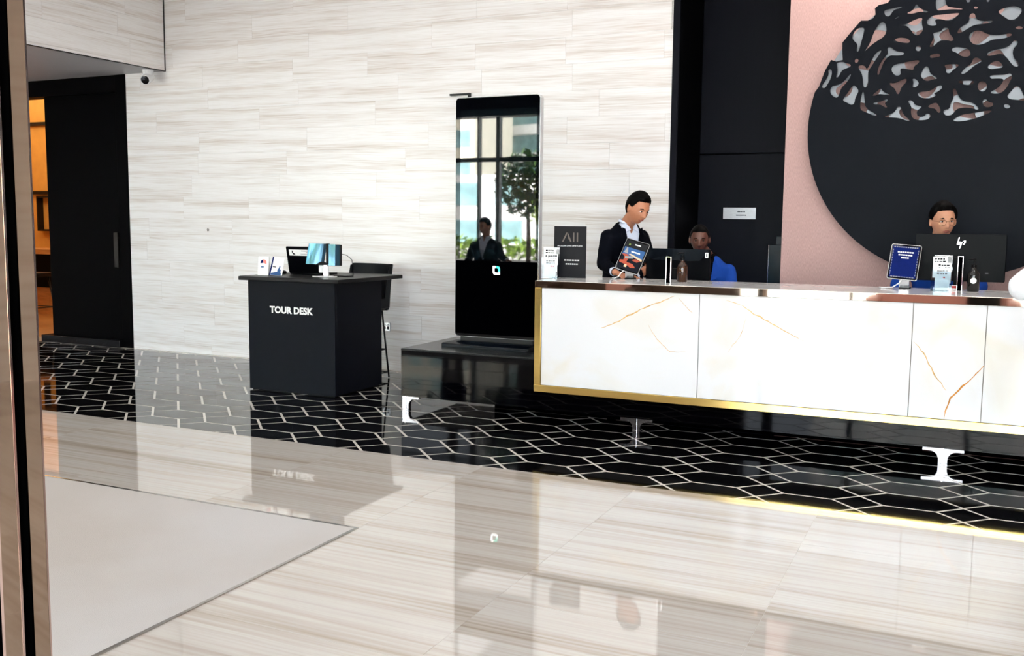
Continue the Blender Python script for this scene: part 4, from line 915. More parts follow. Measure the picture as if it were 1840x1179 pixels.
# ------------------------------------------------------------------ round wall sculpture
GY, GC, GRAD = 8.50, (-0.096, 2.335), 1.18
def cr(x, y):
    """traced crop point -> front plane of the sculpture"""
    p = at(1, GY, 1400+x/4.1818, y/4.1818); return (p[0], p[2])
HOLES = [
 [(790,75),(860,60),(925,45),(920,60),(860,72),(830,125),(800,120),(790,95)],
 [(950,100),(1010,75),(1030,20),(1055,60),(1090,75),(1125,85),(1105,95),(1060,85),(1000,105)],
 [(1175,0),(1205,-60),(1245,-30),(1255,45),(1300,55),(1380,62),(1375,72),(1300,68),(1230,75),(1180,80)],
 [(865,140),(905,113),(900,128),(880,142)],
 [(545,280),(575,215),(645,200),(630,270),(608,350),(595,390),(580,385),(590,330),(565,310)],
 [(630,400),(680,330),(715,230),(760,165),(795,165),(810,225),(790,275),(740,305),(690,340)],
 [(895,190),(960,180),(1010,150),(1080,125),(1070,175),(1085,225),(1050,265),(1015,262),(990,225),(960,192)],
 [(1110,150),(1150,115),(1200,110),(1300,100),(1360,95),(1340,120),(1280,160),(1205,140),(1165,150),(1190,190),(1140,195),(1110,180)],
 [(1430,105),(1470,95),(1480,145),(1540,155),(1605,150),(1600,172),(1520,180),(1460,188),(1400,225),(1350,255),(1335,240),(1370,195),(1430,165)],
 [(1635,85),(1700,55),(1770,40),(1825,60),(1825,90),(1780,145),(1730,152),(1690,125)],
 [(865,295),(900,280),(960,285),(985,305),(975,325),(920,318),(880,310)],
 [(1150,245),(1215,235),(1235,205),(1275,210),(1275,245),(1315,290),(1300,312),(1260,300),(1200,305),(1160,350),(1125,355),(1150,310),(1165,275)],
 [(1425,265),(1465,228),(1520,228),(1560,255),(1640,265),(1740,245),(1755,265),(1690,290),(1600,295),(1540,330),(1480,340),(1435,315)],
 [(1023,363),(1030,347),(1045,341),(1060,347),(1067,363),(1060,379),(1045,385),(1030,379)],
 [(1130,415),(1160,405),(1205,400),(1212,425),(1180,430),(1135,438)],
 [(1295,365),(1330,350),(1365,355),(1420,362),(1442,400),(1425,428),(1370,425),(1335,395),(1300,385)],
 [(1563,395),(1620,372),(1700,360),(1740,335),(1765,300),(1795,305),(1790,335),(1755,370),(1760,430),(1800,470),(1800,500),(1765,500),(1735,465),(1710,430),(1670,400),(1600,418),(1565,420)],
 [(810,355),(840,350),(875,385),(940,390),(940,412),(880,418),(830,415),(790,455),(765,520),(745,572),(735,550),(750,490),(790,430),(820,400)],
 [(660,525),(690,460),(720,400),(765,370),(770,385),(730,440),(700,490),(670,530),(668,570),(668,640),(650,660),(630,650),(625,560),(595,510),(600,490),(640,490)],
 [(840,510),(870,480),(960,465),(1050,445),(1055,470),(1010,500),(1010,530),(970,520),(905,510),(918,560),(880,572),(850,545)],
 [(1060,560),(1085,510),(1110,492),(1130,520),(1130,550),(1200,590),(1150,598),(1110,612),(1075,590)],
 [(1240,490),(1260,482),(1350,478),(1345,500),(1300,530),(1285,552),(1255,548),(1255,515)],
 [(1365,550),(1400,505),(1445,480),(1460,435),(1490,428),(1525,455),(1510,470),(1470,490),(1420,535),(1380,560)],
 [(1560,505),(1600,465),(1645,452),(1680,485),(1680,510),(1640,512),(1590,522)],
 [(1580,565),(1640,560),(1700,560),(1740,545),(1755,575),(1735,610),(1710,660),(1670,700),(1600,705),(1585,690),(1640,665),(1680,620),(1690,590),(1620,590),(1590,592)],
 [(825,620),(870,625),(930,595),(960,590),(955,620),(920,650),(900,710),(885,705),(870,665),(840,645)],
 [(1000,590),(1025,590),(1055,625),(1030,655),(1000,655),(1010,620)],
 [(1340,610),(1380,605),(1460,603),(1465,625),(1430,640),(1370,632)],
 [(1490,648),(1500,618),(1527,605),(1554,618),(1564,648),(1554,678),(1527,691),(1500,678)],
 [(1710,720),(1750,680),(1770,645),(1805,645),(1830,690),(1845,740),(1840,760),(1790,750),(1730,745)],
 [(1037,705),(1060,690),(1140,682),(1180,650),(1215,636),(1230,660),(1190,690),(1160,705),(1185,715),(1140,740),(1060,735)],
 [(697,715),(740,680),(765,660),(780,690),(845,715),(800,712),(755,705),(715,722)],
 [(705,770),(760,765),(815,740),(815,760),(790,775),(815,808),(795,808),(765,785),(710,785)],
 [(622,690),(636,690),(642,760),(650,815),(740,865),(720,872),(640,838),(610,825),(608,775)],
 [(780,880),(830,860),(870,840),(885,800),(915,800),(930,860),(985,905),(970,912),(900,885),(830,882)],
 [(965,760),(985,748),(1010,765),(1020,790),(1075,798),(1060,815),(1035,830),(1035,870),(1060,878),(1095,870),(1105,852),(1130,855),(1140,875),(1115,900),(1050,905),(1000,890),(988,840),(995,800)],
 [(1115,795),(1180,765),(1205,800),(1215,840),(1195,852),(1175,815),(1130,812)],
 [(1300,670),(1325,660),(1345,720),(1380,760),(1450,765),(1500,810),(1495,828),(1440,810),(1380,808),(1330,820),(1300,865),(1250,870),(1230,840),(1245,822),(1280,820),(1290,770),(1315,730)],
 [(1295,905),(1370,860),(1450,850),(1590,825),(1600,838),(1530,870),(1440,900),(1350,915)],
 [(1525,755),(1555,740),(1570,765),(1610,770),(1605,800),(1560,808),(1535,795)],
 [(1690,785),(1715,778),(1745,800),(1715,818),(1690,805)],
 [(470,755),(520,690),(550,640),(570,640),(600,680),(585,710),(570,740),(565,780),(540,790),(510,770)],
 [(380,700),(390,645),(430,640),(480,620),(535,550),(542,568),(500,630),(465,660),(445,730),(420,735)],
 [(566,455),(573,442),(586,440),(597,450),(594,465),(582,474),(570,470)],
 [(1462,57),(1470,48),(1486,48),(1496,57),(1486,66),(1470,66)],
 [(1773,208),(1790,196),(1815,195),(1838,206),(1820,220),(1790,220)],
 [(1400,-25),(1440,-20),(1435,15),(1410,20)],
 [(1545,-30),(1590,-20),(1575,18),(1555,10)],
 [(322,640),(350,600),(372,560),(368,524),(386,518),(398,535),(392,580),(366,630),(345,662),(322,660)],
 [(430,470),(480,462),(500,475),(535,480),(540,500),(500,515),(470,530),(445,580),(424,585),(438,530),(432,495)]]
def chaikin(p, it=2):
    for _ in range(it):
        q = []
        for i in range(len(p)):
            a, b_ = p[i], p[(i+1) % len(p)]
            q += [(a[0]*.75+b_[0]*.25, a[1]*.75+b_[1]*.25), (a[0]*.25+b_[0]*.75, a[1]*.25+b_[1]*.75)]
        p = q
    return p
def plate_mesh(name, outline, holes, y0, y1):
    cu = bpy.data.curves.new(name, 'CURVE'); cu.dimensions = '2D'; cu.fill_mode = 'BOTH'; cu.extrude = (y1-y0)/2; cu.resolution_u = 1
    for poly in [outline]+holes:
        s_ = cu.splines.new('POLY'); s_.points.add(len(poly)-1); s_.use_cyclic_u = True
        for pt_, (x, z) in zip(s_.points, poly): pt_.co = (x, z, 0, 1)
    t = bpy.data.objects.new(name, cu); C.objects.link(t); bpy.context.view_layer.update()
    me = bpy.data.meshes.new_from_object(t.evaluated_get(bpy.context.evaluated_depsgraph_get())); bpy.data.objects.remove(t)
    me.materials.clear(); me.name = name
    for v in me.vertices: x, z, y = v.co; v.co = (x, -y+(y0+y1)/2, z)
    me.update(); return me
# outline: smooth disc, eroded on its upper left
edge = [cr(*p) for p in [(300, 650), (318, 600), (345, 530), (390, 450), (430, 462), (478, 450), (474, 380), (475, 320), (540, 240), (615, 155), (665, 155), (705, 138), (724, 108), (720, 62), (748, 38), (815, 22), (840, -8), (900, -60), (960, -80), (1040, -150)]]
ang = lambda p: math.atan2(p[1]-GC[1], p[0]-GC[0])
a_s, a_e = ang(edge[0]) % (2*math.pi), ang(edge[-1]) % (2*math.pi)
# clockwise from the last eroded point over the top, right, bottom, back up the left rim
arc = []; a = a_e; span = (a_e-a_s) % (2*math.pi)
n = 120
for k in range(n+1):
    aa = a_e-span*k/n if False else a_e-(2*math.pi-((a_s-a_e) % (2*math.pi)))*k/n
    rr = GRAD*(1+(0.018*math.sin(aa*13)+0.012*math.sin(aa*29)) if 0.15 < aa < a_e-0.12 else 1)
    arc.append((GC[0]+rr*math.cos(aa), GC[1]+rr*math.sin(aa)))
outline = edge+arc[1:-1]
holes = [chaikin([cr(*p) for p in h]) for h in HOLES]
# the unseen right and upper part carries the same kind of openings
def blob(rnd, cx, cz, r, k=9):
    ph = rnd.random()*6.28; st_ = rnd.uniform(1.0, 1.9); out = []
    for i in range(k):
        a = 2*math.pi*i/k; q = r*rnd.uniform(0.55, 1.15); x, z = q*math.cos(a)*st_, q*math.sin(a)
        out.append((cx+x*math.cos(ph)-z*math.sin(ph), cz+x*math.sin(ph)+z*math.cos(ph)))
    return chaikin(out)
rnd = random.Random(12)
xr = cr(1860, 400)[0]
for i in range(12):
    for j in range(8):
        x = -0.75+0.17*i+rnd.uniform(-.02, .02); z = 2.40+0.155*j+rnd.uniform(-.02, .02)
        if math.hypot(x-GC[0], z-GC[1]) > GRAD-0.11: continue
        topz = cr(1200, -30)[1]
        if x < xr+0.08 and z < topz+0.05: continue
        holes.append(blob(rnd, x, z, 0.042))
sc = empty('wall_sculpture', (GC[0], WY, GC[1]), 'large round dark metal wall sculpture, its upper half pierced with organic openings', 'sculpture')
so_ = Vector((-GC[0], -WY, -GC[1]))
me = plate_mesh('front_plate', outline, holes, GY, GY+0.012); o = link('front_plate', me, 'sculpture_dark', sc, so_)
# silver layer behind, upper half only, with its own openings
rnd = random.Random(31); o2 = []
for k in range(0, 61):
    aa = math.pi*k/60*1.10-0.05*math.pi; o2.append((GC[0]+(GRAD-0.03)*math.cos(aa), GC[1]+(GRAD-0.03)*math.sin(aa)))
zlow = cr(900, 960)[1]
o2 = [(x, max(z, zlow)) for x, z in o2]
h2 = []
for i in range(11):
    for j in range(6):
        x = GC[0]-1.0+0.2*i+(0.1 if j % 2 else 0)+rnd.uniform(-.025, .025); z = zlow+0.13+0.19*j+rnd.uniform(-.02, .02)
        if math.hypot(x-GC[0], z-GC[1]) > GRAD-0.16: continue
        h2.append(blob(rnd, x, z, 0.074))
me = plate_mesh('silver_plate', o2, h2, GY+0.045, GY+0.052); link('silver_plate', me, 'sculpture_silver', sc, so_)
for (x, z) in ((-0.8, 1.9), (0.6, 1.9), (-0.1, 1.4), (-0.1, 2.2), (0.0, 3.3)):
    MB().tube([(x, GY+0.011, z), (x, WY, z)], 0.02, 10).build('standoff', 'black_steel', sc, so_)
# ------------------------------------------------------------------ people
def head_point(az, el):
    """head surface, face towards -y, centre of the head at the origin, metres"""
    d = np.array([math.sin(az)*math.cos(el), -math.cos(az)*math.cos(el), math.sin(el)])
    x, y, z = 0.074*d[0], 0.096*d[1], 0.118*d[2]
    zt = z/0.118
    if zt < 0:
        x *= 1-0.26*abs(zt)**1.6
        if y > 0: y *= 1-0.50*abs(zt)**1.1
        else: y *= 1+0.16*abs(zt)**1.5*(1-abs(zt)**4)
    else:
        x *= 1+0.05*math.sin(math.pi*zt)
        if y < 0: y *= 1-0.05*zt
    if y < 0:
        g = lambda cx, cz, sx, sz: math.exp(-((abs(x)-cx)/sx)**2-((z-cz)/sz)**2)
        pz = 0.0
        if -0.046 < z < 0.022:
            t = (0.022-z)/0.056; pz = max(0, t)**1.1 if t <= 1 else max(0, 1-(t-1)/0.20)
        dy = 0.027*pz*math.exp(-(x/(0.0085+0.005*pz))**2)
        dy += 0.005*g(0.028, 0.024, 0.022, 0.008)
        dy -= 0.0085*g(0.031, 0.004, 0.015, 0.010)
        dy += 0.004*g(0.040, -0.020, 0.016, 0.016)
        dy += 0.0065*math.exp(-(x/0.018)**2-((z+0.0585)/0.006)**2)+0.0070*math.exp(-(x/0.016)**2-((z+0.0705)/0.006)**2)
        dy -= 0.004*math.exp(-(x/0.02)**2-((z+0.083)/0.006)**2)
        dy += 0.008*math.exp(-(x/0.022)**2-((z+0.100)/0.013)**2)
        y -= dy
    return np.array([x, y, z])
NA, NE = 84, 64
def head_mesh(off=None, keep=None):
    mb = MB(); V = []; idx = {}; Fc = []
    for j in range(NE+1):
        el = -math.pi/2+math.pi*j/NE
        for i in range(NA):
            az = 2*math.pi*i/NA-math.pi
            p = head_point(az, el)
            if off is not None: p = p*(1+off(az, el, p)/max(0.05, np.linalg.norm(p)))
            V.append(p)
    for j in range(NE):
        for i in range(NA):
            az = 2*math.pi*(i+0.5)/NA-math.pi; el = -math.pi/2+math.pi*(j+0.5)/NE
            if keep is not None and not keep(az, el, head_point(az, el)): continue
            Fc.append((j*NA+i, j*NA+(i+1) % NA, (j+1)*NA+(i+1) % NA, (j+1)*NA+i))
    return mb.add(V, Fc)
def limb(mb, pts, rad, seg=14):
    for p, r in zip(pts, rad): mb.ball(p, r, seg, 8)
    for (p, q, r1, r2) in zip(pts[:-1], pts[1:], rad[:-1], rad[1:]): mb.tube([p, q], [r1, r2], seg)
def loft(mb, secs, seg=28):
    """secs: (centre, right vector * rx, front vector * ry)"""
    V = []; Fc = []; n = len(secs)
    for c, a, b_ in secs:
        c, a, b_ = Vector(c), Vector(a), Vector(b_)
        for k in range(seg):
            t = 2*math.pi*k/seg; ct, st_ = math.cos(t), math.sin(t)
            q = 2.6; ct = math.copysign(abs(ct)**(2/q), ct); st_ = math.copysign(abs(st_)**(2/q), st_)
            V.append(c+a*ct+b_*st_)
    for i in range(n-1):
        for k in range(seg): Fc.append((i*seg+k, i*seg+(k+1) % seg, (i+1)*seg+(k+1) % seg, (i+1)*seg+k))
    Fc.append(tuple(range(seg))[::-1]); Fc.append(tuple(range((n-1)*seg, n*seg)))
    mb.add(V, Fc)
def fuse(mb, voxel, smooth_it=3, name='body'):
    """weld the pieces into one continuous skin"""
    me = mb.mesh(name); bm = bmesh.new(); bm.from_mesh(me); bmesh.ops.recalc_face_normals(bm, faces=bm.faces); bm.to_mesh(me); bm.free()
    t = bpy.data.objects.new(name, me); C.objects.link(t)
    md = t.modifiers.new('r', 'REMESH'); md.mode = 'VOXEL'; md.voxel_size = voxel
    ms = t.modifiers.new('s', 'SMOOTH'); ms.factor = 0.5; ms.iterations = smooth_it
    bpy.context.view_layer.update()
    out = bpy.data.meshes.new_from_object(t.evaluated_get(bpy.context.evaluated_depsgraph_get()))
    bpy.data.objects.remove(t); bpy.data.meshes.remove(me); out.name = name
    out.polygons.foreach_set('use_smooth', [True]*len(out.polygons)); out.materials.clear()
    return out
def hand_into(mb, wrist, fwd, up, side, curl=0.5, k=1.0):
    """palm, four unequal bent fingers and a thumb; fwd = along the hand, up = back of the hand, side = towards the thumb"""
    w, f, u, s_ = Vector(wrist), Vector(fwd).normalized(), Vector(up).normalized(), Vector(side).normalized()
    for t, o_ in ((0.022, -0.022), (0.022, 0.0), (0.022, 0.022), (0.055, -0.026), (0.055, -0.008), (0.055, 0.010), (0.055, 0.026), (0.080, -0.028), (0.080, -0.009), (0.080, 0.010), (0.080, 0.028)):
        mb.ball(w+f*t*k+s_*o_*k, 0.0135*k, 10, 6)
    limb(mb, [w-f*0.01, w+f*0.05*k], [0.023*k, 0.020*k], 10)
    for o_, ln in ((-0.029, 0.056), (-0.0095, 0.070), (0.010, 0.074), (0.029, 0.066)):
        p = w+f*0.085*k+s_*o_*k; pts = [p]; a = 0.0
        for q, l in enumerate((0.45, 0.32, 0.23)):
            a += curl*(0.7, 0.8, 0.5)[q]
            p = p+(f*math.cos(a)-u*math.sin(a))*ln*l*k; pts.append(p)
        limb(mb, pts, [0.0092*k, 0.0088*k, 0.0080*k, 0.0070*k], 8)
    p = w+f*0.028*k+s_*0.028*k
    limb(mb, [p, p+(f*0.6+s_*0.75-u*0.15)*0.036*k, p+(f*0.95+s_*0.75-u*0.4)*0.058*k], [0.0125*k, 0.0105*k, 0.0080*k], 8)
def person(label, base, head, yaw, pitch, roll, chest, hips, facing, arms, skin, lip, jacket, shirt=None, hair='short', female=False, legs=True, lapel=None, glasses=False, sit=None, vdepth=0.30, hs=1.0, vw=0.078, swk=1.0, slk=1.0):
    """head: centre of the head; chest: base of the neck; hips: pelvis centre; facing: heading of the chest (0 = towards -y, positive turns to +x)
    arms: for each side (shoulder is derived) elbow, wrist, hand directions"""
    root = empty('person', base, label, 'person')
    ro_ = -Vector(base)
    hm = Matrix.Translation(head) @ Matrix.Rotation(yaw, 4, 'Z') @ Matrix.Rotation(pitch, 4, 'X') @ Matrix.Rotation(roll, 4, 'Y') @ Matrix.Scale(hs, 4)
    hi = hm.inverted()
    fr = Vector((math.sin(facing), -math.cos(facing), 0)); rt = Vector((math.cos(facing), math.sin(facing), 0))   # front, and the figure's left seen from the front = +rt
    ch, hp, hd = Vector(chest), Vector(hips), Vector(head)
    up = (ch-hp).normalized()
    k = 0.90 if female else 1.0
    sw = 0.185*k*swk; kx = 0.3+0.7*swk
    # ---- skin
    body = MB()
    h0_ = head_mesh().xf(hm); body.add(h0_.v, h0_.f)
    for sx in (-1, 1):
        e = MB().ball((0, 0, 0), (0.010, 0.021, 0.034), 12, 8); e.xf(hm @ Matrix.Translation((0.079*sx, 0.008, -0.006)) @ Matrix.Rotation(0.35*sx, 4, 'Z') @ Matrix.Rotation(-0.15, 4, 'X')); body.add(e.v, e.f)
    jawb = hm @ Vector((0, 0.022, -0.075))
    limb(body, [hm @ Vector((0, 0.018, -0.06)), ch+up*0.02, ch-up*0.06], [0.056*k, 0.056*k, 0.075*k], 18)
    secs = []
    def section(t, rx, ry, push=0.0): secs.append((hp+(ch-hp)*t+fr*push, rt*rx*k*kx, fr*ry*k))
    section(-0.12, 0.10, 0.08); section(0.0, 0.165, 0.105); section(0.35, 0.150, 0.10, 0.01); section(0.70, 0.175, 0.115, 0.015); section(0.86, 0.185, 0.105); section(0.97, 0.12, 0.07); section(1.02, 0.06, 0.055)
    loft(body, secs)
    sh = {}
    for sx in (-1, 1): sh[sx] = ch-up*0.092+rt*sw*sx
    cloth = MB()
    for sx, spec in arms.items():
        el, wr = Vector(spec['elbow']), Vector(spec['wrist'])
        limb(body, [sh[sx], el, wr], [0.048*k, 0.040*k, 0.026*k])
        hand_into(body, wr, spec['fwd'], spec['up'], spec['side'], spec.get('curl', 0.5), 0.95*k)
        we = el+(wr-el)*0.90
        limb(cloth, [sh[sx]-up*0.005, sh[sx]+(el-sh[sx])*0.5, el, el+(we-el)*0.5, we], [0.068*k, 0.063*k*slk, 0.056*k*slk, 0.050*k*(0.5+0.5*slk), 0.041*k], 18)
    skin_me = fuse(body, 0.0055, 2, 'body')
    skin_me.materials.append(MATS[skin]); skin_me.materials.append(MATS[lip])
    for p in skin_me.polygons:
        q = hi @ p.center
        if q.y < -0.07 and abs(q.x) < 0.025 and abs(q.z+0.0645) < 0.0115*(1-(q.x/0.026)**2): p.material_index = 1
    link('body', skin_me, None, root, ro_)
    # ---- eyes, brows
    for sx in (-1, 1):
        yy = -0.0815
        MB().ball((0.031*sx, yy+0.004, 0.004), (0.0135, 0.009, 0.0052 if not female else 0.0035), 12, 8).xf(hm).build('eye', 'eye_white' if not female else skin, root, ro_, smooth=True)
        MB().ball((0.031*sx, yy-0.0035, 0.003), (0.0058, 0.003, 0.0046), 10, 8).xf(hm).build('iris', 'iris', root, ro_, smooth=True)
        MB().tube([(0.013*sx, yy-0.008, 0.021), (0.028*sx, yy-0.0085, 0.0265), (0.046*sx, yy+0.004, 0.022)], [0.0030, 0.0042, 0.0020], 8).xf(hm).build('eyebrow', 'hair_black', root, ro_, smooth=True)
        MB().tube([(0.017*sx, yy-0.003, 0.006), (0.031*sx, yy-0.006, 0.0095), (0.046*sx, yy+0.005, 0.006)], [0.0012, 0.0020, 0.0012], 6).xf(hm).build('eyelid', 'hair_black', root, ro_, smooth=True)
    # ---- hair
    def hairline(az, el, p):
        a = abs(az); x, y, z = p
        front = {'short': 0.075, 'quiff': 0.078, 'pulled': 0.072}[hair]
        if a < 0.95: lim = front-0.006*(a/0.95)
        elif a < 1.35: lim = front-0.006-(a-0.95)/0.40*0.052     # temple to sideburn
        elif a < 1.75: lim = 0.006
        else: lim = 0.006-(a-1.75)/0.5*0.06
        return z-max(lim, -0.068)
    def thick(az, el, p):
        h = hairline(az, el, p)
        base_t = {'short': 0.013, 'quiff': 0.014, 'pulled': 0.008}[hair]
        t = base_t*min(1, max(0, h)/0.012)-0.004*(h <= 0)
        if hair == 'quiff': t += 0.016*max(0, min(1, h/0.014))*max(0, math.sin(el))**0.5*(0.65+0.35*(-p[1]/0.1))
        if hair == 'short': t += 0.008*max(0, min(1, h/0.02))*max(0, math.sin(el))**0.6*(0.7+0.3*(-p[1]/0.1))
        if hair != 'pulled': t += 0.0035*mnoise.noise(Vector((p[0]*55, p[1]*55, p[2]*40)))*max(0, min(1, h/0.015))
        return t
    hm_ = head_mesh(thick, lambda az, el, p: hairline(az, el, p) > -0.010).xf(hm)
    if hair == 'pulled':
        hm_2 = MB().ball((0, 0.108, 0.012), (0.034, 0.03, 0.034), 16, 12).xf(hm); hm_.add(hm_2.v, hm_2.f)
    hm_.build('hair', 'hair_black', root, ro_, smooth=True)
    if glasses:
        for sx in (-1, 1):
            pts = [(0.031*sx+0.0225*math.cos(2*math.pi*t/24), -0.0985+0.010*abs(math.cos(2*math.pi*t/24))**2*(1 if math.cos(2*math.pi*t/24)*sx > 0 else 0), -0.002+0.0195*math.sin(2*math.pi*t/24)) for t in range(25)]
            MB().tube(pts, 0.0015, 6).xf(hm).build('glasses_rim', 'glasses_metal', root, ro_)
            MB().tube([(0.053*sx, -0.089, 0.004), (0.074*sx, -0.05, 0.006), (0.079*sx, 0.0, 0.006)], 0.0010, 6).xf(hm).build('glasses_arm', 'glasses_metal', root, ro_)
        MB().tube([(-0.0095, -0.0975, 0.003), (0.0, -0.103, 0.006), (0.0095, -0.0975, 0.003)], 0.0011, 6).xf(hm).build('glasses_bridge', 'glasses_metal', root, ro_)
    # ---- shirt
    if shirt:
        sm = MB(); s2 = []
        for (t, rx, ry, push) in ((-0.05, 0.17, 0.112, 0), (0.35, 0.156, 0.107, 0.01), (0.70, 0.181, 0.123, 0.015), (0.86, 0.188, 0.113, 0), (0.97, 0.115, 0.082, 0), (1.03, 0.066, 0.064, 0), (1.10, 0.063, 0.063, 0.012)):
            s2.append((hp+(ch-hp)*t+fr*push, rt*rx*k*kx, fr*ry*k))
        loft(sm, s2); me_ = fuse(sm, 0.006, 2, 'shirt')
        # open neck
        bm = bmesh.new(); bm.from_mesh(me_); kill = []
        for f_ in bm.faces:
            q = f_.calc_center_median(); r_ = q-ch; hgt = r_.dot(up); fx = r_.dot(rt); fy = r_.dot(fr)
            if hgt > 0.062 or (fy > 0.02 and hgt > -0.020 and abs(fx) < 0.006+0.30*(hgt+0.020)): kill.append(f_)
        bmesh.ops.delete(bm, geom=kill, context='FACES'); bm.to_mesh(me_); bm.free()
        so2 = link('shirt', me_, shirt, root, ro_)
        ring = [ch+up*(0.050-0.028*max(0, math.cos(t)))+rt*(0.066*k*math.sin(t))+fr*(0.066*k*math.cos(t)+0.004) for t in np.linspace(0.32, 2*math.pi-0.32, 26)]
        MB().tube(ring, 0.0105, 8).build('collar_band', shirt, so2, smooth=True)
        # collar wings
        for sx in (-1, 1):
            a0 = ch+up*0.055+rt*0.050*sx*k+fr*0.030; a1 = ch-up*0.030+rt*0.014*sx+fr*0.090*k; a2 = ch-up*0.050+rt*0.062*sx*k+fr*0.095*k; a3 = ch+up*0.012+rt*0.058*sx*k+fr*0.045
            n_ = fr*0.006+up*0.004
            MB().add([a0, a1, a2, a3, a0+n_, a1+n_, a2+n_, a3+n_], [(0, 1, 2, 3), (4, 7, 6, 5), (0, 4, 5, 1), (1, 5, 6, 2), (2, 6, 7, 3), (3, 7, 4, 0)]).build('collar', shirt, so2)
    # ---- jacket
    js = []
    for (t, rx, ry, push) in ((-0.22, 0.195, 0.138, 0), (0.0, 0.190, 0.130, 0), (0.35, 0.170, 0.122, 0.01), (0.70, 0.195, 0.138, 0.015), (0.86, 0.202, 0.126, 0), (0.97, 0.135, 0.092, -0.004), (1.06, 0.082, 0.080, -0.006)):
        js.append((hp+(ch-hp)*t+fr*push, rt*rx*k*kx, fr*ry*k))
    loft(cloth, js)
    jm = fuse(cloth, 0.010, 9, 'jacket')
    # soft cloth folds
    co = np.empty(len(jm.vertices)*3); no = np.empty(len(jm.vertices)*3)
    jm.vertices.foreach_get('co', co); jm.vertices.foreach_get('normal', no)
    am = np.array([mnoise.noise(Vector(q)*9.0)*0.006+mnoise.noise(Vector(q)*22.0)*0.0025 for q in co.reshape(-1, 3)])
    jm.vertices.foreach_set('co', (co.reshape(-1, 3)+no.reshape(-1, 3)*am[:, None]).ravel())
    bm = bmesh.new(); bm.from_mesh(jm); kill = []
    if shirt:
        for f_ in bm.faces:
            q = f_.calc_center_median(); r_ = q-ch; hgt = r_.dot(up); fx = r_.dot(rt); fy = r_.dot(fr)
            if fy > 0.0 and hgt > -vdepth and abs(fx) < vw*k*max(0, (hgt+vdepth)/vdepth)**0.9+0.0: kill.append(f_)
            elif hgt > 0.035: kill.append(f_)
    else:
        for f_ in bm.faces:
            q = f_.calc_center_median(); r_ = q-ch
            if r_.dot(up) > 0.05: kill.append(f_)
    bmesh.ops.delete(bm, geom=kill, context='FACES'); bm.to_mesh(jm); bm.free()
    jo = link('jacket' if shirt else 'shirt', jm, jacket, root, ro_)
    if shirt:   # lapels
        for sx in (-1, 1):
            pts = []
            for t in np.linspace(0, 1, 7):
                hgt = -0.02-t*(vdepth-0.03)
                wv = vw*k*max(0, (hgt+vdepth)/vdepth)**0.9
                wo = wv+0.052*k*math.sin(math.pi*min(1, t*0.9+0.12))
                yf = (0.085+0.055*min(1, t*1.6))*k
                a = ch+up*hgt+rt*sx*(wv-0.003)+fr*(yf+0.012); b_ = ch+up*(hgt+0.012)+rt*sx*wo+fr*(yf+0.006-0.12*max(0, wo-0.06))
                pts.append((a, b_))
            V = []; Fc = []
            for a, b_ in pts: V += [a, b_, a+fr*0.006, b_+fr*0.006]
            for i in range(6):
                q = 4*i; Fc += [(q, q+1, q+5, q+4), (q+2, q+6, q+7, q+3), (q, q+4, q+6, q+2), (q+1, q+3, q+7, q+5)]
            MB().add(V, Fc).build('lapel', lapel or jacket, jo)
        for sx, spec in arms.items():   # shirt cuffs
            el, wr = Vector(spec['elbow']), Vector(spec['wrist'])
            MB().tube([el+(wr-el)*0.87, el+(wr-el)*0.96], [0.038*k, 0.036*k], 16).build('cuff', shirt, jo, smooth=True)
    # ---- trousers and shoes
    if legs:
        tm = MB(); bz = base[2]
        loft(tm, [(hp-up*0.10, rt*0.12*k, fr*0.09*k), (hp, rt*0.178*k, fr*0.118*k), (hp+up*0.08, rt*0.165*k, fr*0.11*k)])
        for sx in (-1, 1):
            h0 = hp+rt*0.085*sx*k-Vector((0, 0, 0.03))
            if sit: kn = h0+fr*0.42+Vector((0, 0, 0.0)); an = Vector((kn.x, kn.y, bz+sit))+fr*-0.05
            else:
                an = Vector((base[0], base[1], bz+0.09))+rt*0.10*sx+fr*(0.03*sx); kn = (h0+an)/2+fr*0.02
            limb(tm, [h0, (h0+kn)/2, kn, (kn+an)/2, an], [0.088*k, 0.078*k, 0.060*k, 0.056*k, 0.046*k], 16)
            sm_ = MB(); limb(sm_, [an-Vector((0, 0, 0.05))-fr*0.04, an-Vector((0, 0, 0.052))+fr*0.08, an-Vector((0, 0, 0.058))+fr*0.16], [0.038, 0.036, 0.030], 12)
            me_ = fuse(sm_, 0.008, 2, 'shoe'); link('shoe', me_, 'shoe_black', root, ro_)
        link('trousers', fuse(tm, 0.012, 3, 'trousers'), 'trouser_dark', root, ro_)
    return root
def P(y, x, py, dy=0.0): q = at(1, y, x, py); return (q[0], q[1]+dy, q[2])
# standing man in a navy suit, leaning over the counter, looking down to the right
hd1 = P(7.52, 1146, 374)
person('man in a navy suit and open white shirt leaning on the counter left end', (hd1[0]-0.18, 7.80, 0), hd1, R(58), R(24), R(4),
       P(7.62, 1126, 407), P(7.84, 1110, 535), R(50),
       {-1: dict(elbow=P(7.50, 1084, 474), wrist=P(7.31, 1105, 489), fwd=(0.85, -0.35, -0.25), up=(0, 0.1, 1), side=(0.3, 0.9, 0.1), curl=0.7),
        1: dict(elbow=P(7.55, 1168, 480), wrist=P(7.34, 1140, 500, 0.0), fwd=(0.6, -0.7, -0.1), up=(0, 0, 1), side=(-0.7, -0.5, 0), curl=0.4)},
       'skin_tan', 'lip_tan', 'suit_navy', 'shirt_white', 'short', vdepth=0.36, hs=1.06, swk=0.85)
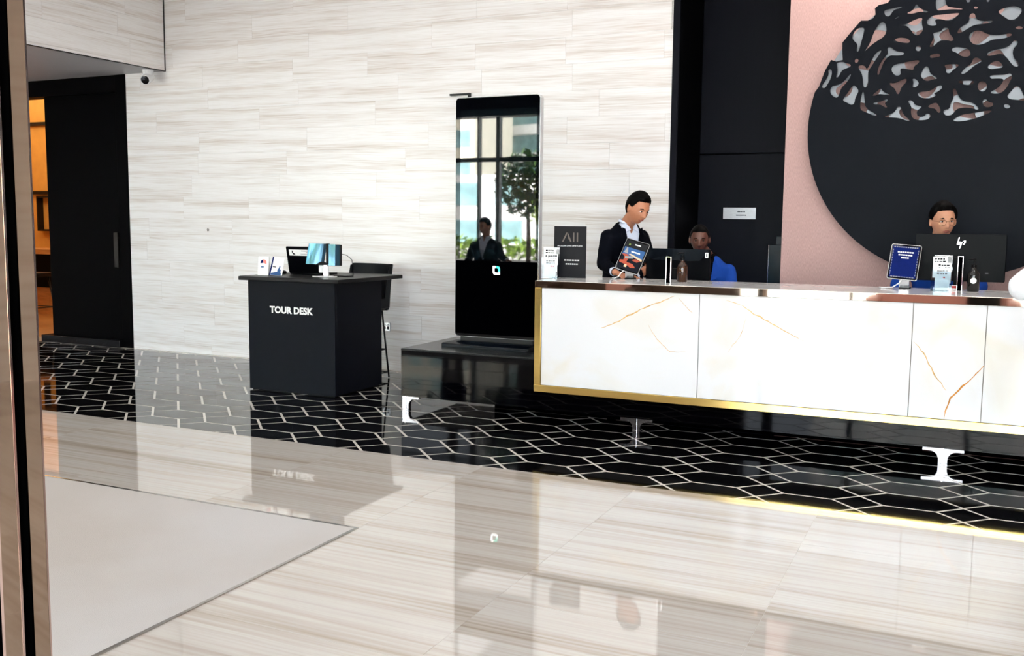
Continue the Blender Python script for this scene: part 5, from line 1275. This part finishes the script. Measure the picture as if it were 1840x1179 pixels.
# seated woman in a blue jacket
hd2 = P(8.02, 1257, 430)
person('woman with pulled back hair in a bright blue jacket seated in the niche', (hd2[0]+0.02, 8.15, 0), hd2, R(14), R(10), 0,
       (hd2[0]+0.06, 8.09, hd2[2]-0.165), (hd2[0]+0.06, 8.16, hd2[2]-0.64), R(16),
       {-1: dict(elbow=(hd2[0]-0.20, 8.02, hd2[2]-0.50), wrist=(hd2[0]-0.10, 7.80, hd2[2]-0.46), fwd=(0.2, -1, 0), up=(0, 0, 1), side=(1, 0, 0), curl=0.5),
        1: dict(elbow=(hd2[0]+0.30, 8.04, hd2[2]-0.50), wrist=(hd2[0]+0.16, 7.80, hd2[2]-0.46), fwd=(-0.2, -1, 0), up=(0, 0, 1), side=(-1, 0, 0), curl=0.5)},
       'skin_dark', 'lip_dark', 'suit_blue', 'trouser_dark', 'pulled', female=True, lapel='suit_blue', sit=0.22, vdepth=0.26, vw=0.05)
# man with glasses behind the branded monitor
hd3 = P(7.86, 1694, 397)
person('man with round glasses behind the wide branded monitor', (hd3[0], 7.98, 0), hd3, R(20), R(6), R(-2),
       (hd3[0]-0.02, 7.92, hd3[2]-0.185), (hd3[0]-0.02, 7.98, hd3[2]-0.70), R(6),
       {-1: dict(elbow=(hd3[0]-0.29, 7.90, hd3[2]-0.48), wrist=(hd3[0]-0.16, 7.70, hd3[2]-0.60), fwd=(0.3, -1, -0.1), up=(0, 0, 1), side=(1, 0, 0), curl=0.5),
        1: dict(elbow=(hd3[0]+0.27, 7.90, hd3[2]-0.48), wrist=(hd3[0]+0.14, 7.70, hd3[2]-0.60), fwd=(-0.3, -1, -0.1), up=(0, 0, 1), side=(-1, 0, 0), curl=0.5)},
       'skin_light', 'lip_tan', 'suit_blue', 'shirt_white', 'quiff', glasses=True, vdepth=0.30, hs=1.06)
# guest in white at the right edge, elbow on the counter
gx = 0.62
person('guest in a loose white shirt at the right edge, leaning an arm over the counter', (gx, 6.22, 0), (gx+0.08, 6.30, 1.66), R(150), R(8), 0,
       (gx+0.04, 6.24, 1.46), (gx, 6.20, 0.95), R(160),
       {1: dict(elbow=P(6.44, 1839, 516), wrist=(gx-0.02, 6.80, ZT+0.14), fwd=(0.8, 0.6, -0.1), up=(0, 0, 1), side=(-0.4, 0.8, 0), curl=0.5),
        -1: dict(elbow=(gx+0.32, 6.26, 1.14), wrist=(gx+0.30, 6.50, 1.20), fwd=(0, 1, 0), up=(0, 0, 1), side=(-1, 0, 0), curl=0.5)},
       'skin_tan', 'lip_tan', 'shirt_bright', None, 'short', slk=1.5)
# passer-by whose reflection shows in the kiosk
person('dark clad passer-by standing on the mat, seen only mirrored in the kiosk screen', (-6.38, 2.0, 0.006), (-6.36, 2.05, 1.50), R(200), R(10), 0,
       (-6.37, 2.0, 1.31), (-6.38, 1.98, 0.84), R(175),
       {-1: dict(elbow=(-6.06, 2.14, 1.08), wrist=(-5.86, 2.34, 1.02), fwd=(0.7, 0.7, 0), up=(0, 0, 1), side=(-0.7, 0.7, 0), curl=0.4),
        1: dict(elbow=(-6.66, 1.98, 1.02), wrist=(-6.66, 2.16, 0.84), fwd=(0, 0.6, -0.8), up=(-1, 0, 0), side=(0, 1, 0), curl=0.4)},
       'skin_tan', 'lip_tan', 'suit_navy', 'shirt_white', 'short')
